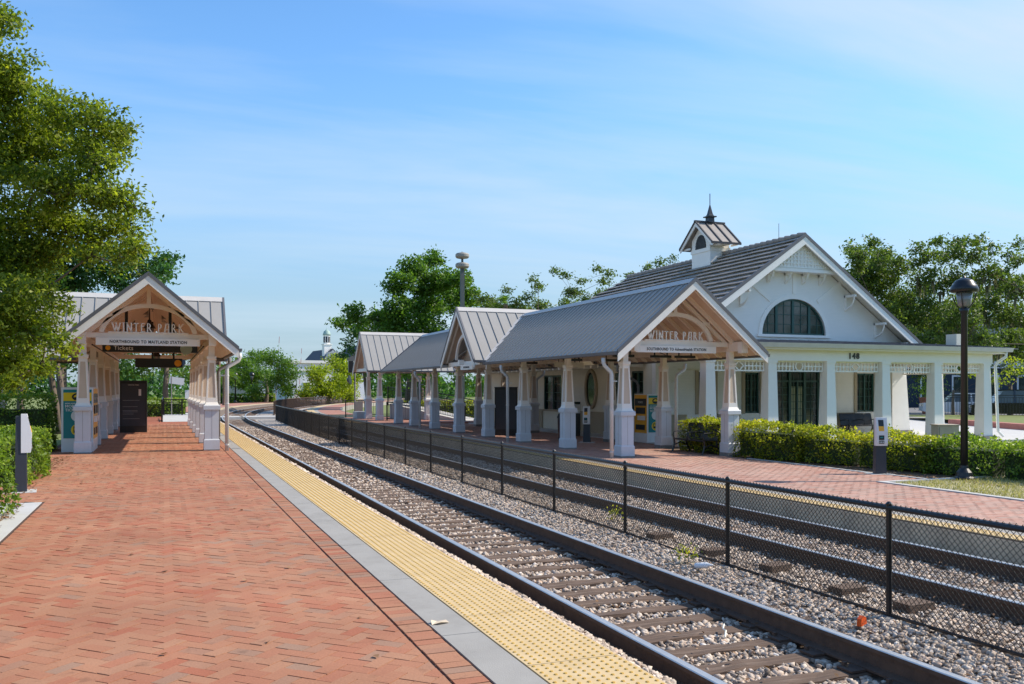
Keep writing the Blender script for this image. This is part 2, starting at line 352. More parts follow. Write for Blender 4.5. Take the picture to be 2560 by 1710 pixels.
def np_mesh(name, verts, faces, m, rnd=None, smooth=False):
    """verts (n,3), faces (m,k) numpy; rnd: one number per face"""
    verts = np.asarray(verts, dtype=np.float32); faces = np.asarray(faces, dtype=np.int32)
    me = bpy.data.meshes.new(name); k = faces.shape[1]; nf = len(faces)
    me.vertices.add(len(verts)); me.vertices.foreach_set('co', verts.ravel())
    me.loops.add(nf*k); me.loops.foreach_set('vertex_index', faces.ravel())
    me.polygons.add(nf); me.polygons.foreach_set('loop_start', np.arange(nf, dtype=np.int32)*k)
    try: me.polygons.foreach_set('loop_total', np.full(nf, k, dtype=np.int32))
    except Exception: pass
    if rnd is not None:
        at = me.attributes.new('rnd', 'FLOAT', 'FACE'); at.data.foreach_set('value', np.asarray(rnd, dtype=np.float32))
    me.update(calc_edges=True)
    if smooth: me.polygons.foreach_set('use_smooth', np.ones(nf, dtype=bool))
    if m: me.materials.append(m)
    return me
def text_mesh(name, s, size, m, depth=.006, align='CENTER', spacing=1.0, xs=1.0, offset=0.0):
    cu = bpy.data.curves.new(name, 'FONT'); cu.body = s; cu.size = size; cu.extrude = depth; cu.align_x = align; cu.space_character = spacing; cu.offset = offset
    cu.resolution_u = 2
    o = bpy.data.objects.new(name, cu); col.objects.link(o)
    bpy.context.view_layer.update()
    me = bpy.data.meshes.new_from_object(o, depsgraph=bpy.context.evaluated_depsgraph_get())
    bpy.data.objects.remove(o); bpy.data.curves.remove(cu)
    me.transform(Matrix.Diagonal((xs, 1, 1, 1))); me.transform(Matrix.Rotation(R(90), 4, 'X'))
    me.materials.clear(); me.materials.append(m)
    return me

# ================================================================ GROUND
def zr(x): return -.13 - .018*(min(max(x, 9.36), 15.0) - 9.36)      # the station-side pavement falls away from the track
def curve(y):                                                         # both tracks bend to the right beyond y = 60
    return 0.0 if y < 52 else (y-52)**2/(2*155)
g = MB(); g.add([(-1500, -200, -.62), (1500, -200, -.62), (1500, 2500, -.62), (-1500, 2500, -.62)], [(0, 1, 2, 3)])
g.build('ground', M['lawnbase'], kind='structure')

def clip(poly, axis, val, keep_less):
    out_ = []
    for i in range(len(poly)):
        a_, b_ = poly[i], poly[(i+1) % len(poly)]
        ia = (a_[axis] < val) == keep_less; ib = (b_[axis] < val) == keep_less
        if ia: out_.append(a_)
        if ia != ib:
            t = (val-a_[axis])/(b_[axis]-a_[axis]); out_.append((a_[0]+(b_[0]-a_[0])*t, a_[1]+(b_[1]-a_[1])*t))
    return out_
def paver_solid(poly, z, zb, inset, tilt=(0, 0)):
    """frustum of a paver: returns verts, faces"""
    cx = sum(p[0] for p in poly)/len(poly); cy = sum(p[1] for p in poly)/len(poly); n = len(poly); V = []
    for p in poly:
        d = math.hypot(p[0]-cx, p[1]-cy); f = 1-inset/max(d, .01)
        x, y = cx+(p[0]-cx)*f, cy+(p[1]-cy)*f; V.append((x, y, z+tilt[0]*(x-cx)+tilt[1]*(y-cy)))
    for p in poly:
        d = math.hypot(p[0]-cx, p[1]-cy); f = 1-.0032/max(d, .01)
        V.append((cx+(p[0]-cx)*f, cy+(p[1]-cy)*f, zb))
    F = [tuple(range(n))]+[((i+1) % n, i, n+i, n+(i+1) % n) for i in range(n)]
    return V, F
def pavement(parent, polys, zf, mat_, near_pt, step=.0):
    """polys -> 300 nearest as parts (shared variants impossible for clipped ones), rest as one stuff mesh"""
    order = sorted(range(len(polys)), key=lambda i: (sum(p[0] for p in polys[i])/len(polys[i])-near_pt[0])**2+(sum(p[1] for p in polys[i])/len(polys[i])-near_pt[1])**2)
    near = set(order[:300]); V = []; F = []; Rn = []
    for i, poly in enumerate(polys):
        cx = sum(p[0] for p in poly)/len(poly); cy = sum(p[1] for p in poly)/len(poly)
        z = zf(cx) + random.uniform(-.0022, .0022); tl = (random.gauss(0, .006), random.gauss(0, .006))
        r_ = min(max(random.betavariate(1.6, 1.5) + .16*math.sin(cx*1.3+cy*.7)*math.sin(cy*.9), 0), 1)
        if random.random() < .05: r_ = random.choice((.02, .98))
        if i in near:
            v, f = paver_solid([(p[0]-cx, p[1]-cy) for p in poly], 0, -.012, .0045, tl)
            me = bpy.data.meshes.new('brick'); me.from_pydata(v, [], f)
            at = me.attributes.new('rnd', 'FLOAT', 'FACE'); at.data.foreach_set('value', [r_]*len(f)); me.materials.append(mat_)
            link('brick', me, parent, (cx, cy, z))
        else:
            v, f = paver_solid(poly, z, z-.012, .004, tl); b = len(V); V += v; F += [tuple(b+k for k in q) for q in f]; Rn += [r_]*len(f)
    me = bpy.data.meshes.new('paving'); me.from_pydata(V, [], F)
    at = me.attributes.new('rnd', 'FLOAT', 'FACE'); at.data.foreach_set('value', Rn); me.materials.append(mat_)
    link('brick_paving', me, parent, kind='stuff')
# ---- near (left) platform
W_ = .1035; LX0, LX1 = -2.75, 1.50
polys = []
s2 = math.sqrt(.5)
def inL(cx, cy): return cx > (LX0 if cy > 14.55 else -1.62)
for i in range(-60, 520):
    for j in range(-60, 520):
        k = (i-j) % 4
        if k == 0: rect = [(i, j), (i+2, j), (i+2, j+1), (i, j+1)]
        elif k == 3: rect = [(i, j), (i+1, j), (i+1, j+2), (i, j+2)]
        else: continue
        P = [((u-v)*s2*W_, (u+v)*s2*W_+2.2) for u, v in rect]
        cx = sum(p[0] for p in P)/4; cy = sum(p[1] for p in P)/4
        if cx < -3 or cx > 1.7 or cy < 2.6 or cy > 45: continue
        P = clip(P, 0, LX1, True)
        if P: P = clip(P, 0, LX0 if cy > 14.55 else -1.62, False)
        if len(P) < 3: continue
        ar = abs(sum(P[q][0]*P[(q+1) % len(P)][1]-P[(q+1) % len(P)][0]*P[q][1] for q in range(len(P))))/2
        if ar < .0009: continue
        polys.append(P)
y = 2.6
while y < 45:                                           # soldier course along the coping
    polys.append([(1.515, y), (1.715, y), (1.715, y+.1005), (1.515, y+.1005)]); y += .1035
lp = MB(); lp.bx(-2.9, 2, -.62, 2.56, 62, -.010)
plat = lp.build('platform_pavement', M['joint'], kind='structure')
pavement(plat, polys, lambda x: 0.0, M['brick'], (.6, 4.2))
far = MB(); far.bx(-2.75, 45, -.009, 1.7, 62, -.002); far.build('brick_surface', M['brick'], plat)
pad = MB(); pad.bx(-1.66, 2, -.3, -9, 14.5, -.001); pad.build('concrete_pad', M['pad'], kind='structure')
y = 2.0
while y < 62:
    MB().bx(1.728, y+.004, -.15, 2.0, y+1.816, .002).build('coping_slab', M['concrete'], plat); y += 1.82
for y in (25.4, 28.9, 32.6, 36.2, 39.6):
    MB().bx(1.76, y, .001, 1.97, y+.42, .007).build('drain_cover', M['footing'], plat)
# tactile tiles, each 0.61 x 1.22 m with truncated domes
def tactile_meshes(nc=10):
    hw_ = .0305*nc-.002; b = MB(); b.bx(-hw_, .003, -.10, hw_, 1.217, 0)
    d = MB()
    for i in range(nc):
        for j in range(20):
            cx, cy = -.0305*(nc-1)+i*.061, .031+j*.061; V = []
            for r_, z in ((.0135, 0.0), (.0095, .006)):
                V += [(cx+r_*math.cos(q*PI/3), cy+r_*math.sin(q*PI/3), z) for q in range(6)]
            d.add(V, [(6, 7, 8, 9, 10, 11)]+[(q, (q+1) % 6, 6+(q+1) % 6, 6+q) for q in range(6)])
    return b.mesh('tactile_tile', M['tactile']), d.mesh('dome', M['dome'])
TA = {10: tactile_meshes(), 5: tactile_meshes(5)}
def tactile_row(x, y0, y1, z, parent, nc=10):
    tt, td = TA[nc]
    y = y0
    while y < y1:
        t = link('tactile_tile', tt, parent, (x, y, z+random.uniform(-.001, .001))); link('domes', td, t, kind='stuff'); y += 1.22
tactile_row(2.315, 2.4, 62, .004, plat)
# platform continuation beyond the path, bending with the track
def strip(name, m, offs0, offs1, z0, z1, ya, yb, parent=None, kind=None, base=4.0, n=60, zfun=None):
    V = []; F = []
    for i in range(n+1):
        y = ya+(yb-ya)*i/n; c = curve(y); sl = (0 if y < 52 else (y-52)/155); nx, ny = 1/math.hypot(1, sl), -sl/math.hypot(1, sl)
        for off, z in ((offs0, z0), (offs1, z0), (offs1, z1), (offs0, z1)):
            o_ = off-base; V.append((base+c+o_*nx, y+o_*ny, z))
    for i in range(n):
        for k in range(4): F.append((4*i+k, 4*i+(k+1) % 4, 4*i+4+(k+1) % 4, 4*i+4+k))
    F += [(3, 2, 1, 0), (4*n, 4*n+1, 4*n+2, 4*n+3)]
    return MB().add(V, F).build(name, m, parent, kind=kind)
fp = strip('far_platform', M['concrete'], -2.2, 2.62, -.6, 0.0, 67, 150, kind='structure')
strip('brick_surface', M['brick2'], -2.2, 1.7, .001, .006, 67, 150, fp)
strip('tactile_strip', M['tactile'], 1.98, 2.61, .002, .008, 67, 150, fp)
# ---- station-side pavement
polys2 = []
row = 0; y = 5.0
while y < 46:
    x = 10.28+(.1 if row % 2 else 0)-.2
    while x < 16.6:
        a_, b_ = max(x, 10.28), x+.2
        lim = 13.15 if y < 13.45 else (14.75 if y < 15 else (16.6 if y > 24.6 else 14.65))
        if b_ < lim+.1 and b_-a_ > .04: polys2.append([(a_, y), (min(b_, lim), y), (min(b_, lim), y+.1), (a_, y+.1)])
        x += .2035
    y += .1035; row += 1
rp = MB()
for xa, xb in ((9.36, 15.0), (15.0, 18.2)):
    za, zb = zr(xa)-.010, zr(xb)-.010
    rp.add([(xa, 3, -.62), (xb, 3, -.62), (xb, 56, -.62), (xa, 56, -.62), (xa, 3, za), (xb, 3, zb), (xb, 56, zb), (xa, 56, za)],
           [(3, 2, 1, 0), (4, 5, 6, 7), (0, 1, 5, 4), (1, 2, 6, 5), (2, 3, 7, 6), (3, 0, 4, 7)])
rplat = rp.build('station_pavement', M['joint'], kind='structure')
pavement(rplat, polys2, zr, M['brick2'], (11.5, 7.5))
MB().bx(10.28, 46, -.3, 16.6, 56, -.15).build('brick_surface', M['brick2'], rplat)
y = 3.0
while y < 56:
    MB().bx(9.695, y+.004, -.3, 10.275, y+1.816, zr(10.1)+.003).build('coping_slab', M['concrete'], rplat)
    MB().bx(9.345, y+.003, -.62, 9.40, y+1.817, zr(9.4)-.02).build('edge_wall', M['concrete_d'], rplat); y += 1.82
tactile_row(9.535, 3.0, 56, zr(9.6)+.004, rplat, 5)
rf = strip('far_station_platform', M['concrete'], 9.36, 12.3, -.6, -.12, 62, 150, kind='structure', base=4.0)
strip('brick_surface', M['brick2'], 10.3, 12.2, -.119, -.114, 62, 150, rf); strip('tactile_strip', M['tactile'], 9.37, 9.97, -.118, -.112, 62, 150, rf)
# kerbs round the dry lawn and the hedge bed
k = MB(); k.bx(13.18, 5, -.4, 13.32, 13.62, zr(13.2)+.02); k.bx(13.32, 13.48, -.4, 19, 13.62, zr(13.2)+.018)
k.bx(14.66, 14.9, -.4, 14.76, 19.8, zr(14.7)+.015); k.bx(14.76, 13.9, -.4, 14.84, 14.9, zr(14.7)+.012)
k.build('kerb', M['pad'], kind='structure')
MB().bx(13.32, 3, -.5, 19, 13.48, -.215).build('dry_lawn', M['drybase'], kind='structure')
MB().bx(14.72, 13.62, -.5, 17.2, 24.6, -.235).build('planting_bed', M['soil'], kind='structure')
lw = MB(); lw.bx(16.0, 8, -.5, 34, 23.2, -.25); lw.build('lawn', M['lawnbase'], kind='structure')
MB().bx(15.6, 23.2, -.5, 31.5, 46, -.195).build('porch_floor', M['pad'], kind='structure')
MB().bx(30.2, 16, -.5, 47, 44, -.21).build('plaza', M['pad'], kind='structure')
MB().bx(27, 52, -.5, 95, 70, -.26).build('road', M['asphalt'], kind='structure')
MB().bx(29, 44.2, -.5, 95, 52, -.24).build('verge', M['lawnbase'], kind='structure')

# ---------------------------------------------------------------- tracks
def rail_mesh(x, ztop, ya, yb, n, base=4.0):
    prof = [(-.07, -.17), (.07, -.17), (.07, -.155), (.012, -.135), (.010, -.045), (.036, -.035), (.036, -.006), (.028, 0), (-.028, 0), (-.036, -.006), (-.036, -.035), (-.010, -.045), (-.012, -.135), (-.07, -.155)]
    ys = [ya, 52]+[52+(yb-52)*(i+1)/n for i in range(n)]
    V = []; F = []; K = len(prof)
    for y in ys:
        c = curve(y); sl = 0 if y < 52 else (y-52)/155; h = math.hypot(1, sl); nx, ny = 1/h, -sl/h
        for px_, pz in prof:
            o_ = x-base+px_; V.append((base+c+o_*nx, y+o_*ny, ztop+pz))
    for i in range(len(ys)-1):
        for q in range(K): F.append((i*K+q, i*K+(q+1) % K, (i+1)*K+(q+1) % K, (i+1)*K+q))
    F.append(tuple(range(K))[::-1])
    me = bpy.data.meshes.new('rail'); me.from_pydata(V, [], F); me.materials.append(M['rust']); me.materials.append(M['railtop'])
    for p in me.polygons:
        if p.index % K in (6, 7, 8) and len(p.vertices) == 4: p.material_index = 1
    return me
def sleeper_mesh(v):
    b = MB(); rr = random.Random(v); V = []; n = 12
    for i in range(n+1):
        x = -1.3+2.6*i/n
        for (dy, z) in ((-.095, -.2), (-.095, -.012), (-.08, 0), (.08, 0), (.095, -.012), (.095, -.2)):
            V.append((x+(rr.uniform(-.03, .03) if i in (0, n) else 0), dy+rr.uniform(-.014, .014), z+rr.uniform(-.016, .010)))
    F = []
    for i in range(n):
        for q in range(6): F.append((i*6+q, i*6+(q+1) % 6, (i+1)*6+(q+1) % 6, (i+1)*6+q))
    F += [(5, 4, 3, 2, 1, 0), tuple(n*6+q for q in range(6))]
    return b.add(V, F).mesh('sleeper', M['wood'])
SM = [sleeper_mesh(i) for i in range(8)]
PLM = MB().bx(-.17, -.075, 0, .17, .075, .016).bx(-.13, .04, .016, -.10, .07, .045).bx(.10, -.07, .016, .13, -.04, .045).mesh('tie_plate', M['rust'])
def track(xl, ztop, label, y0):
    t = thing('railway_track', label, 'track', (xl+.75, y0, ztop))
    for x in (xl, xl+1.505):
        o = link('rail', rail_mesh(x, ztop, y0, 170, 26), t); o.location = (-(xl+.75), -y0, -ztop)
    y = y0+.2; i = 0
    while y < 118:
        c = curve(y); sl = 0 if y < 52 else (y-52)/155
        s_ = link('sleeper', SM[random.randrange(8)], t, (c+random.uniform(-.04, .04), y-y0, -.178), -math.atan(sl)+random.uniform(-.012, .012))
        if y < 22:
            for xx in (-.75, .755): link('tie_plate', PLM, s_, (xx, 0, .001))
        y += .42 if y < 60 else .6; i += 1
    return t
track(3.30, -.22, 'near railway track with dark rails beside the yellow tactile strip', 1.5)
track(7.20, -.28, 'far railway track running between the chain-link fence and the station', 3.0)

# ---------------------------------------------------------------- ballast
V = []; F = []
xs = [2.5, 2.62, 2.82, 3.0, 3.14, 3.24, 4.0, 4.9, 5.1, 5.9, 6.6, 7.1, 8.0, 8.8, 9.4]
zsx = [-.03, -.045, -.135, -.235, -.35, -.43, -.437, -.44, -.425, -.43, -.44, -.47, -.475, -.47, -.45]
ys = [1.0+.5*i for i in range(96)]+[50+2.5*i for i in range(48)]
for y in ys:
    c = curve(y)
    for x, z in zip(xs, zsx): V.append((x+c, y, z+random.uniform(-.008, .008)+.012*math.sin(y*.9+x)))
nx_ = len(xs)
for i in range(len(ys)-1):
    for j in range(nx_-1): F.append((i*nx_+j, i*nx_+j+1, (i+1)*nx_+j+1, (i+1)*nx_+j))
bed = bpy.data.meshes.new('ballast_bed'); bed.from_pydata(V, [], F); bed.materials.append(M['ballast'])
link('ballast_bed', bed, kind='structure')
def far_bed():
    b = MB()
    for i in range(60):
        y0_, y1_ = 46+2*i, 48+2*i
        b.add([(2.2+curve(y0_), y0_, -.395), (10.+curve(y0_), y0_, -.44), (10.+curve(y1_), y1_, -.44), (2.2+curve(y1_), y1_, -.395)], [(0, 1, 2, 3)])
    m, nt, bs = principled('far_ballast'); bs.inputs['Roughness'].default_value = .95
    ge = N(nt, 'ShaderNodeNewGeometry'); vo = N(nt, 'ShaderNodeTexVoronoi'); vo.inputs['Scale'].default_value = 13
    nt.links.new(ge.outputs['Position'], vo.inputs['Vector'])
    cr = N(nt, 'ShaderNodeValToRGB'); cr.color_ramp.elements[0].color = (.28, .235, .20, 1); cr.color_ramp.elements[1].color = (.50, .45, .40, 1)
    sp = N(nt, 'ShaderNodeSeparateColor'); nt.links.new(vo.outputs['Color'], sp.inputs[0]); nt.links.new(sp.outputs[0], cr.inputs[0]); nt.links.new(cr.outputs[0], bs.inputs['Base Color'])
    bp = N(nt, 'ShaderNodeBump'); bp.inputs['Strength'].default_value = 1; bp.inputs['Distance'].default_value = .05
    nt.links.new(vo.outputs['Distance'], bp.inputs['Height']); nt.links.new(bp.outputs[0], bs.inputs['Normal'])
    return b.build('far_ballast_bed', m, kind='structure')
far_bed()
# stones: real geometry, one joined mesh of angular pebbles
def stones(name, n, xr, yr, zf, size, reject=None, seed=1, ypow=1.0):
    r = np.random.default_rng(seed)
    ico = [(0, 0, 1), (.894, 0, .447), (.276, .851, .447), (-.724, .526, .447), (-.724, -.526, .447), (.276, -.851, .447), (.724, .526, -.447), (-.276, .851, -.447), (-.894, 0, -.447), (-.276, -.851, -.447), (.724, -.526, -.447), (0, 0, -1)]
    icf = [(0, 1, 2), (0, 2, 3), (0, 3, 4), (0, 4, 5), (0, 5, 1), (1, 6, 2), (2, 7, 3), (3, 8, 4), (4, 9, 5), (5, 10, 1), (2, 6, 7), (3, 7, 8), (4, 8, 9), (5, 9, 10), (1, 10, 6)]
    ico = np.array(ico); icf = np.array(icf)
    x = r.uniform(*xr, n); y = yr[0]+(yr[1]-yr[0])*r.uniform(0, 1, n)**ypow
    if reject is not None: keep = ~reject(x, y, r); x = x[keep]; y = y[keep]; n = len(x)
    # cheap stones far away
    s_ = size*r.uniform(.55, 1.25, n)*(1+(y-yr[0])*.004)
    sc3 = np.stack([s_*r.uniform(.8, 1.4, n), s_*r.uniform(.7, 1.1, n), s_*r.uniform(.5, .9, n)], 1)
    P = ico[None]*r.uniform(.50, 1.38, (n, 12, 1))*sc3[:, None, :]
    th = r.uniform(0, 2*PI, n); tx = r.normal(0, .5, n)
    cx, sx = np.cos(tx)[:, None], np.sin(tx)[:, None]; Y, Z = P[..., 1]*cx-P[..., 2]*sx, P[..., 1]*sx+P[..., 2]*cx; P[..., 1] = Y; P[..., 2] = Z
    c_, s__ = np.cos(th)[:, None], np.sin(th)[:, None]; X, Y = P[..., 0]*c_-P[..., 1]*s__, P[..., 0]*s__+P[..., 1]*c_; P[..., 0] = X; P[..., 1] = Y
    P[..., 0] += x[:, None]; P[..., 1] += y[:, None]; P[..., 2] += (zf(x, y)+r.uniform(0, .022, n))[:, None]
    Fc = (icf[None]+(np.arange(n)*12)[:, None, None]).reshape(-1, 3)
    rn = np.repeat(r.beta(1.6, 1.6, n), len(icf))
    return np_mesh(name, P.reshape(-1, 3), Fc, M['stone'], rn)
M['stone'] = ramp_mat('ballast_stone_joined', [(0, (.09, .070, .054)), (.18, (.24, .185, .145)), (.42, (.44, .35, .275)), (.68, (.60, .51, .42)), (.85, (.50, .35, .25)), (1, (.74, .69, .63))], nvar=.22, nscale=45, bump=.5, bscale=60)
zsf = lambda x, y: np.interp(x, xs, zsx)
def rej(x, y, r):
    near_rail = np.zeros_like(x, dtype=bool)
    for rx in (3.3, 4.805, 7.2, 8.705): near_rail |= np.abs(x-rx) < .055
    intrack = ((x > 3.0) & (x < 5.15)) | ((x > 6.9) & (x < 9.05))
    ph = np.where(x < 6, ((y-1.7+.21) % .42)-.21, ((y-3.2+.21) % .42)-.21)
    on_sl = np.abs(ph) < .085
    keepp = np.where((x < 6), .95, .5)
    return near_rail | (intrack & on_sl & (r.uniform(0, 1, len(x)) < keepp))
link('ballast_stones', stones('ballast_stones', 72000, (2.66, 9.35), (3.6, 19), zsf, .027, rej, 1, 1.12), kind='stuff')
link('ballast_stones', stones('ballast_stones', 42000, (2.66, 9.35), (18.5, 50), zsf, .040, rej, 2, 1.1), kind='stuff')

# ================================================================ SHELTERS
def build_column_meshes():
    ped = MB(); ped.fr(0, 0, 0.03, .28, .50, .50).fr(0, 0, .28, .31, .50, .455).fr(0, 0, .30, 1.10, .445, .445)
    ped.fr(0, 0, 1.10, 1.20, .54, .54).fr(0, 0, 1.20, 1.225, .54, .50)
    for s in (-1, 1):                          # board joints
        pass
    sh = MB(); sh.fr(0, 0, 1.225, 1.30, .45, .365); z0, z1 = 1.30, 2.44; w0, w1 = .365, .245
    def hw(z): return (w0+(w1-w0)*(z-z0)/(z1-z0))/2
    def band(za, zb): sh.fr(0, 0, za, zb, 2*hw(za), 2*hw(zb))
    band(1.30, 1.42); band(2.36, 2.44)
    for sx in (-1, 1):
        for sy in (-1, 1):
            P = []
            for z in (1.42, 2.36):
                h = hw(z); t = .055
                xs_ = sorted((sx*h, sx*(h-t))); ys_ = sorted((sy*h, sy*(h-t)))
                P += [(xs_[0], ys_[0], z), (xs_[1], ys_[0], z), (xs_[1], ys_[1], z), (xs_[0], ys_[1], z)]
            sh.add(P, [(3, 2, 1, 0), (4, 5, 6, 7), (0, 1, 5, 4), (1, 2, 6, 5), (2, 3, 7, 6), (3, 0, 4, 7)])
    sh.fr(0, 0, 2.44, 2.47, .245, .30).fr(0, 0, 2.47, 2.545, .30, .30); sh.fr(0, 0, 2.545, 2.86, .19, .19)
    pn = MB(); pn.fr(0, 0, 1.42, 2.36, 2*hw(1.42)-.03, 2*hw(2.36)-.03)
    ft = MB(); ft.fr(0, 0, -.2, .03, .51, .51)
    jt = MB()
    for sx in (-1, 1):
        jt.bx(sx*.2226-.002, -.004, .31, sx*.2226+.002, .004, 1.10); jt.bx(-.004, sx*.2226-.002, .31, .004, sx*.2226+.002, 1.10)
    for b_ in (ped, sh, pn, ft, jt): b_.v = [(x*.81, y*.81, z) for x, y, z in b_.v]
    return ped.mesh('pedestal', M['pedestal']), sh.mesh('column', M['white']), pn.mesh('panel', M['panel']), ft.mesh('footing', M['footing']), jt.mesh('board_joint', M['footing'])
PED, SHAFT, PANEL, FOOT, JOINT = build_column_meshes()
def column(par, x, y, dz=0.0):
    c = link('column', SHAFT, par, (x, y, dz))
    link('pedestal', PED, c); link('panel', PANEL, c); link('footing', FOOT, c); link('board_joint', JOINT, c)
_panel_cache = {}
def slope_panel(half0, half1, zr_, slope, pw, key):
    """one metal pan on the -X side from |x|=half0 down to half1, width pw along y, with a standing seam"""
    k = ('p', round(half0, 2), round(half1, 2), zr_, slope, pw)
    if k in _panel_cache: return _panel_cache[k]
    b = MB(); t = .025
    za, zb = zr_-slope*half0, zr_-slope*half1
    b.add([(-half0, 0, za), (-half1, 0, zb), (-half1, pw-.003, zb), (-half0, pw-.003, za), (-half0, 0, za-t), (-half1, 0, zb-t), (-half1, pw-.003, zb-t), (-half0, pw-.003, za-t)],
          [(0, 1, 2, 3), (7, 6, 5, 4), (0, 4, 5, 1), (1, 5, 6, 2), (2, 6, 7, 3), (3, 7, 4, 0)])
    h = .042
    b.add([(-half0, 0, za), (-half1, 0, zb), (-half1, .022, zb), (-half0, .022, za), (-half0, 0, za+h), (-half1, 0, zb+h), (-half1, .022, zb+h), (-half0, .022, za+h)],
          [(0, 4, 7, 3), (0, 1, 5, 4), (4, 5, 6, 7), (7, 6, 2, 3), (1, 2, 6, 5)])
    me = b.mesh('roof_panel', M['roof']); _panel_cache[k] = me; return me
def gable_roof(par, org, rz, y0, y1, zr_, slope, hw, pw, cut=None, fascia=(True, True), rafters=.61, thick=.10, inner_deck=True):
    """ridge along local y. cut(yc)-> max half width of panels there (None = full)"""
    ox, oy, oz = org; c, s = math.cos(rz), math.sin(rz)
    def at(x, y): return (ox+x*c-y*s, oy+x*s+y*c, oz)
    n = int(round((y1-y0)/pw)); pw = (y1-y0)/n
    for side in (0, 1):
        for i in range(n):
            yc = y0+(i+.5)*pw; h1 = hw
            if cut: h1 = min(hw, cut(yc))
            if h1 < .15: continue
            me = slope_panel(.03, h1, zr_, slope, round(pw, 4), None)
            if side == 0: link('roof_panel', me, par, at(0, y0+i*pw), rz)
            else: link('roof_panel', me, par, at(0, y0+(i+1)*pw), rz+PI)
    rc = MB(); rc.prism([(-.14, zr_-.14*slope+.045), (0, zr_+.055), (.14, zr_-.14*slope+.045), (.14, zr_-.14*slope+.03), (0, zr_+.03), (-.14, zr_-.14*slope+.03)], y0-.02, y1+.02)
    rc.build('ridge_cap', M['ridge'], par, (ox, oy, oz), rz)
    # boarded deck under the metal, cream from below
    segs = [(y0+.02, y1-.02, hw-.02)] if not cut else None
    if cut:
        segs = []; ys_ = np.arange(y0+.02, y1-.02, .25)
        a0 = None
        for yy in ys_:
            full = cut(yy+.12) >= hw
            if full and a0 is None: a0 = yy
            if (not full) and a0 is not None: segs.append((a0, yy, hw-.02)); a0 = None
        if a0 is not None: segs.append((a0, y1-.02, hw-.02))
        inner = [yy for yy in ys_ if cut(yy+.12) < hw]
        if inner and inner_deck: segs.append((min(inner)+.02, max(inner)+.24, 1.75))
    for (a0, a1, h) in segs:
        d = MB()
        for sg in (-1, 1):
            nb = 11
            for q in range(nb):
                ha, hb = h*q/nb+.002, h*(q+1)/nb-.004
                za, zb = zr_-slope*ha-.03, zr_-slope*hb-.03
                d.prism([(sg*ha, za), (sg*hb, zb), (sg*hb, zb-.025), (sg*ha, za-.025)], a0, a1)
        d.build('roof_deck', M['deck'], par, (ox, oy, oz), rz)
    # rafters with shaped tails
    if rafters:
        r = MB(); za = lambda x: zr_-slope*x-.057; hh = .14
        r.prism([(-.02, za(.02)), (-(hw-.06), za(hw-.06)), (-(hw-.06), za(hw-.06)-.05), (-(hw-.2), za(hw-.2)-hh), (-.02, za(.02)-hh)], -.03, .03)
        rme = r.mesh('rafter', M['cream'])
        n = int((y1-y0-.3)/rafters)
        for i in range(n+1):
            yy = y0+.2+(y1-y0-.4)*i/n
            if cut and cut(yy) < hw:
                if not inner_deck: continue
                if 'short' not in _panel_cache:
                    r = MB(); r.prism([(-.02, za(.02)), (-1.74, za(1.74)), (-1.74, za(1.74)-hh), (-.02, za(.02)-hh)], -.03, .03); _panel_cache['short'] = r.mesh('rafter', M['cream'])
                link('rafter', _panel_cache['short'], par, at(0, yy), rz); link('rafter', _panel_cache['short'], par, at(0, yy), rz+PI); continue
            link('rafter', rme, par, at(0, yy), rz); link('rafter', rme, par, at(0, yy), rz+PI)
    for en, yy, dr in ((fascia[0], y0, -1), (fascia[1], y1, 1)):
        if not en: continue
        for sg in (-1, 1):
            f = MB(); f.prism([(0, zr_-.045), (sg*(hw+.01), zr_-slope*(hw+.01)-.045), (sg*(hw+.01), zr_-slope*(hw+.01)-.26), (sg*(hw-.1), zr_-slope*(hw-.1)-.26), (0, zr_-.26)], yy-.02*dr, yy+.02*dr)
            f.build('rake_board', M['white'], par, (ox, oy, oz), rz)
            e_ = MB(); e_.prism([(0, zr_+.06), (sg*(hw+.02), zr_-slope*(hw+.02)+.06), (sg*(hw+.02), zr_-slope*(hw+.02)-.05), (0, zr_-.05)], yy-.03*dr, yy+.035*dr)
            e_.build('rake_trim', M['roof_edge'], par, (ox, oy, oz), rz)
    for sg in (-1, 1):
        for (a0, a1, h) in segs:
            gz = zr_-slope*hw
            if h < hw-.1: continue
            gt = MB(); gt.prism([(sg*(hw), gz-.01), (sg*(hw+.10), gz-.01), (sg*(hw+.09), gz-.09), (sg*(hw+.03), gz-.10), (sg*(hw), gz-.08)], a0-.02, a1+.02)
            gt.build('gutter', M['roof_edge'], par, (ox, oy, oz), rz)
def arch_pts(cx, cz, rx, rz_, a0, a1, n):
    return [(cx+rx*math.cos(R(a0+(a1-a0)*i/n)), cz+rz_*math.sin(R(a0+(a1-a0)*i/n))) for i in range(n+1)]
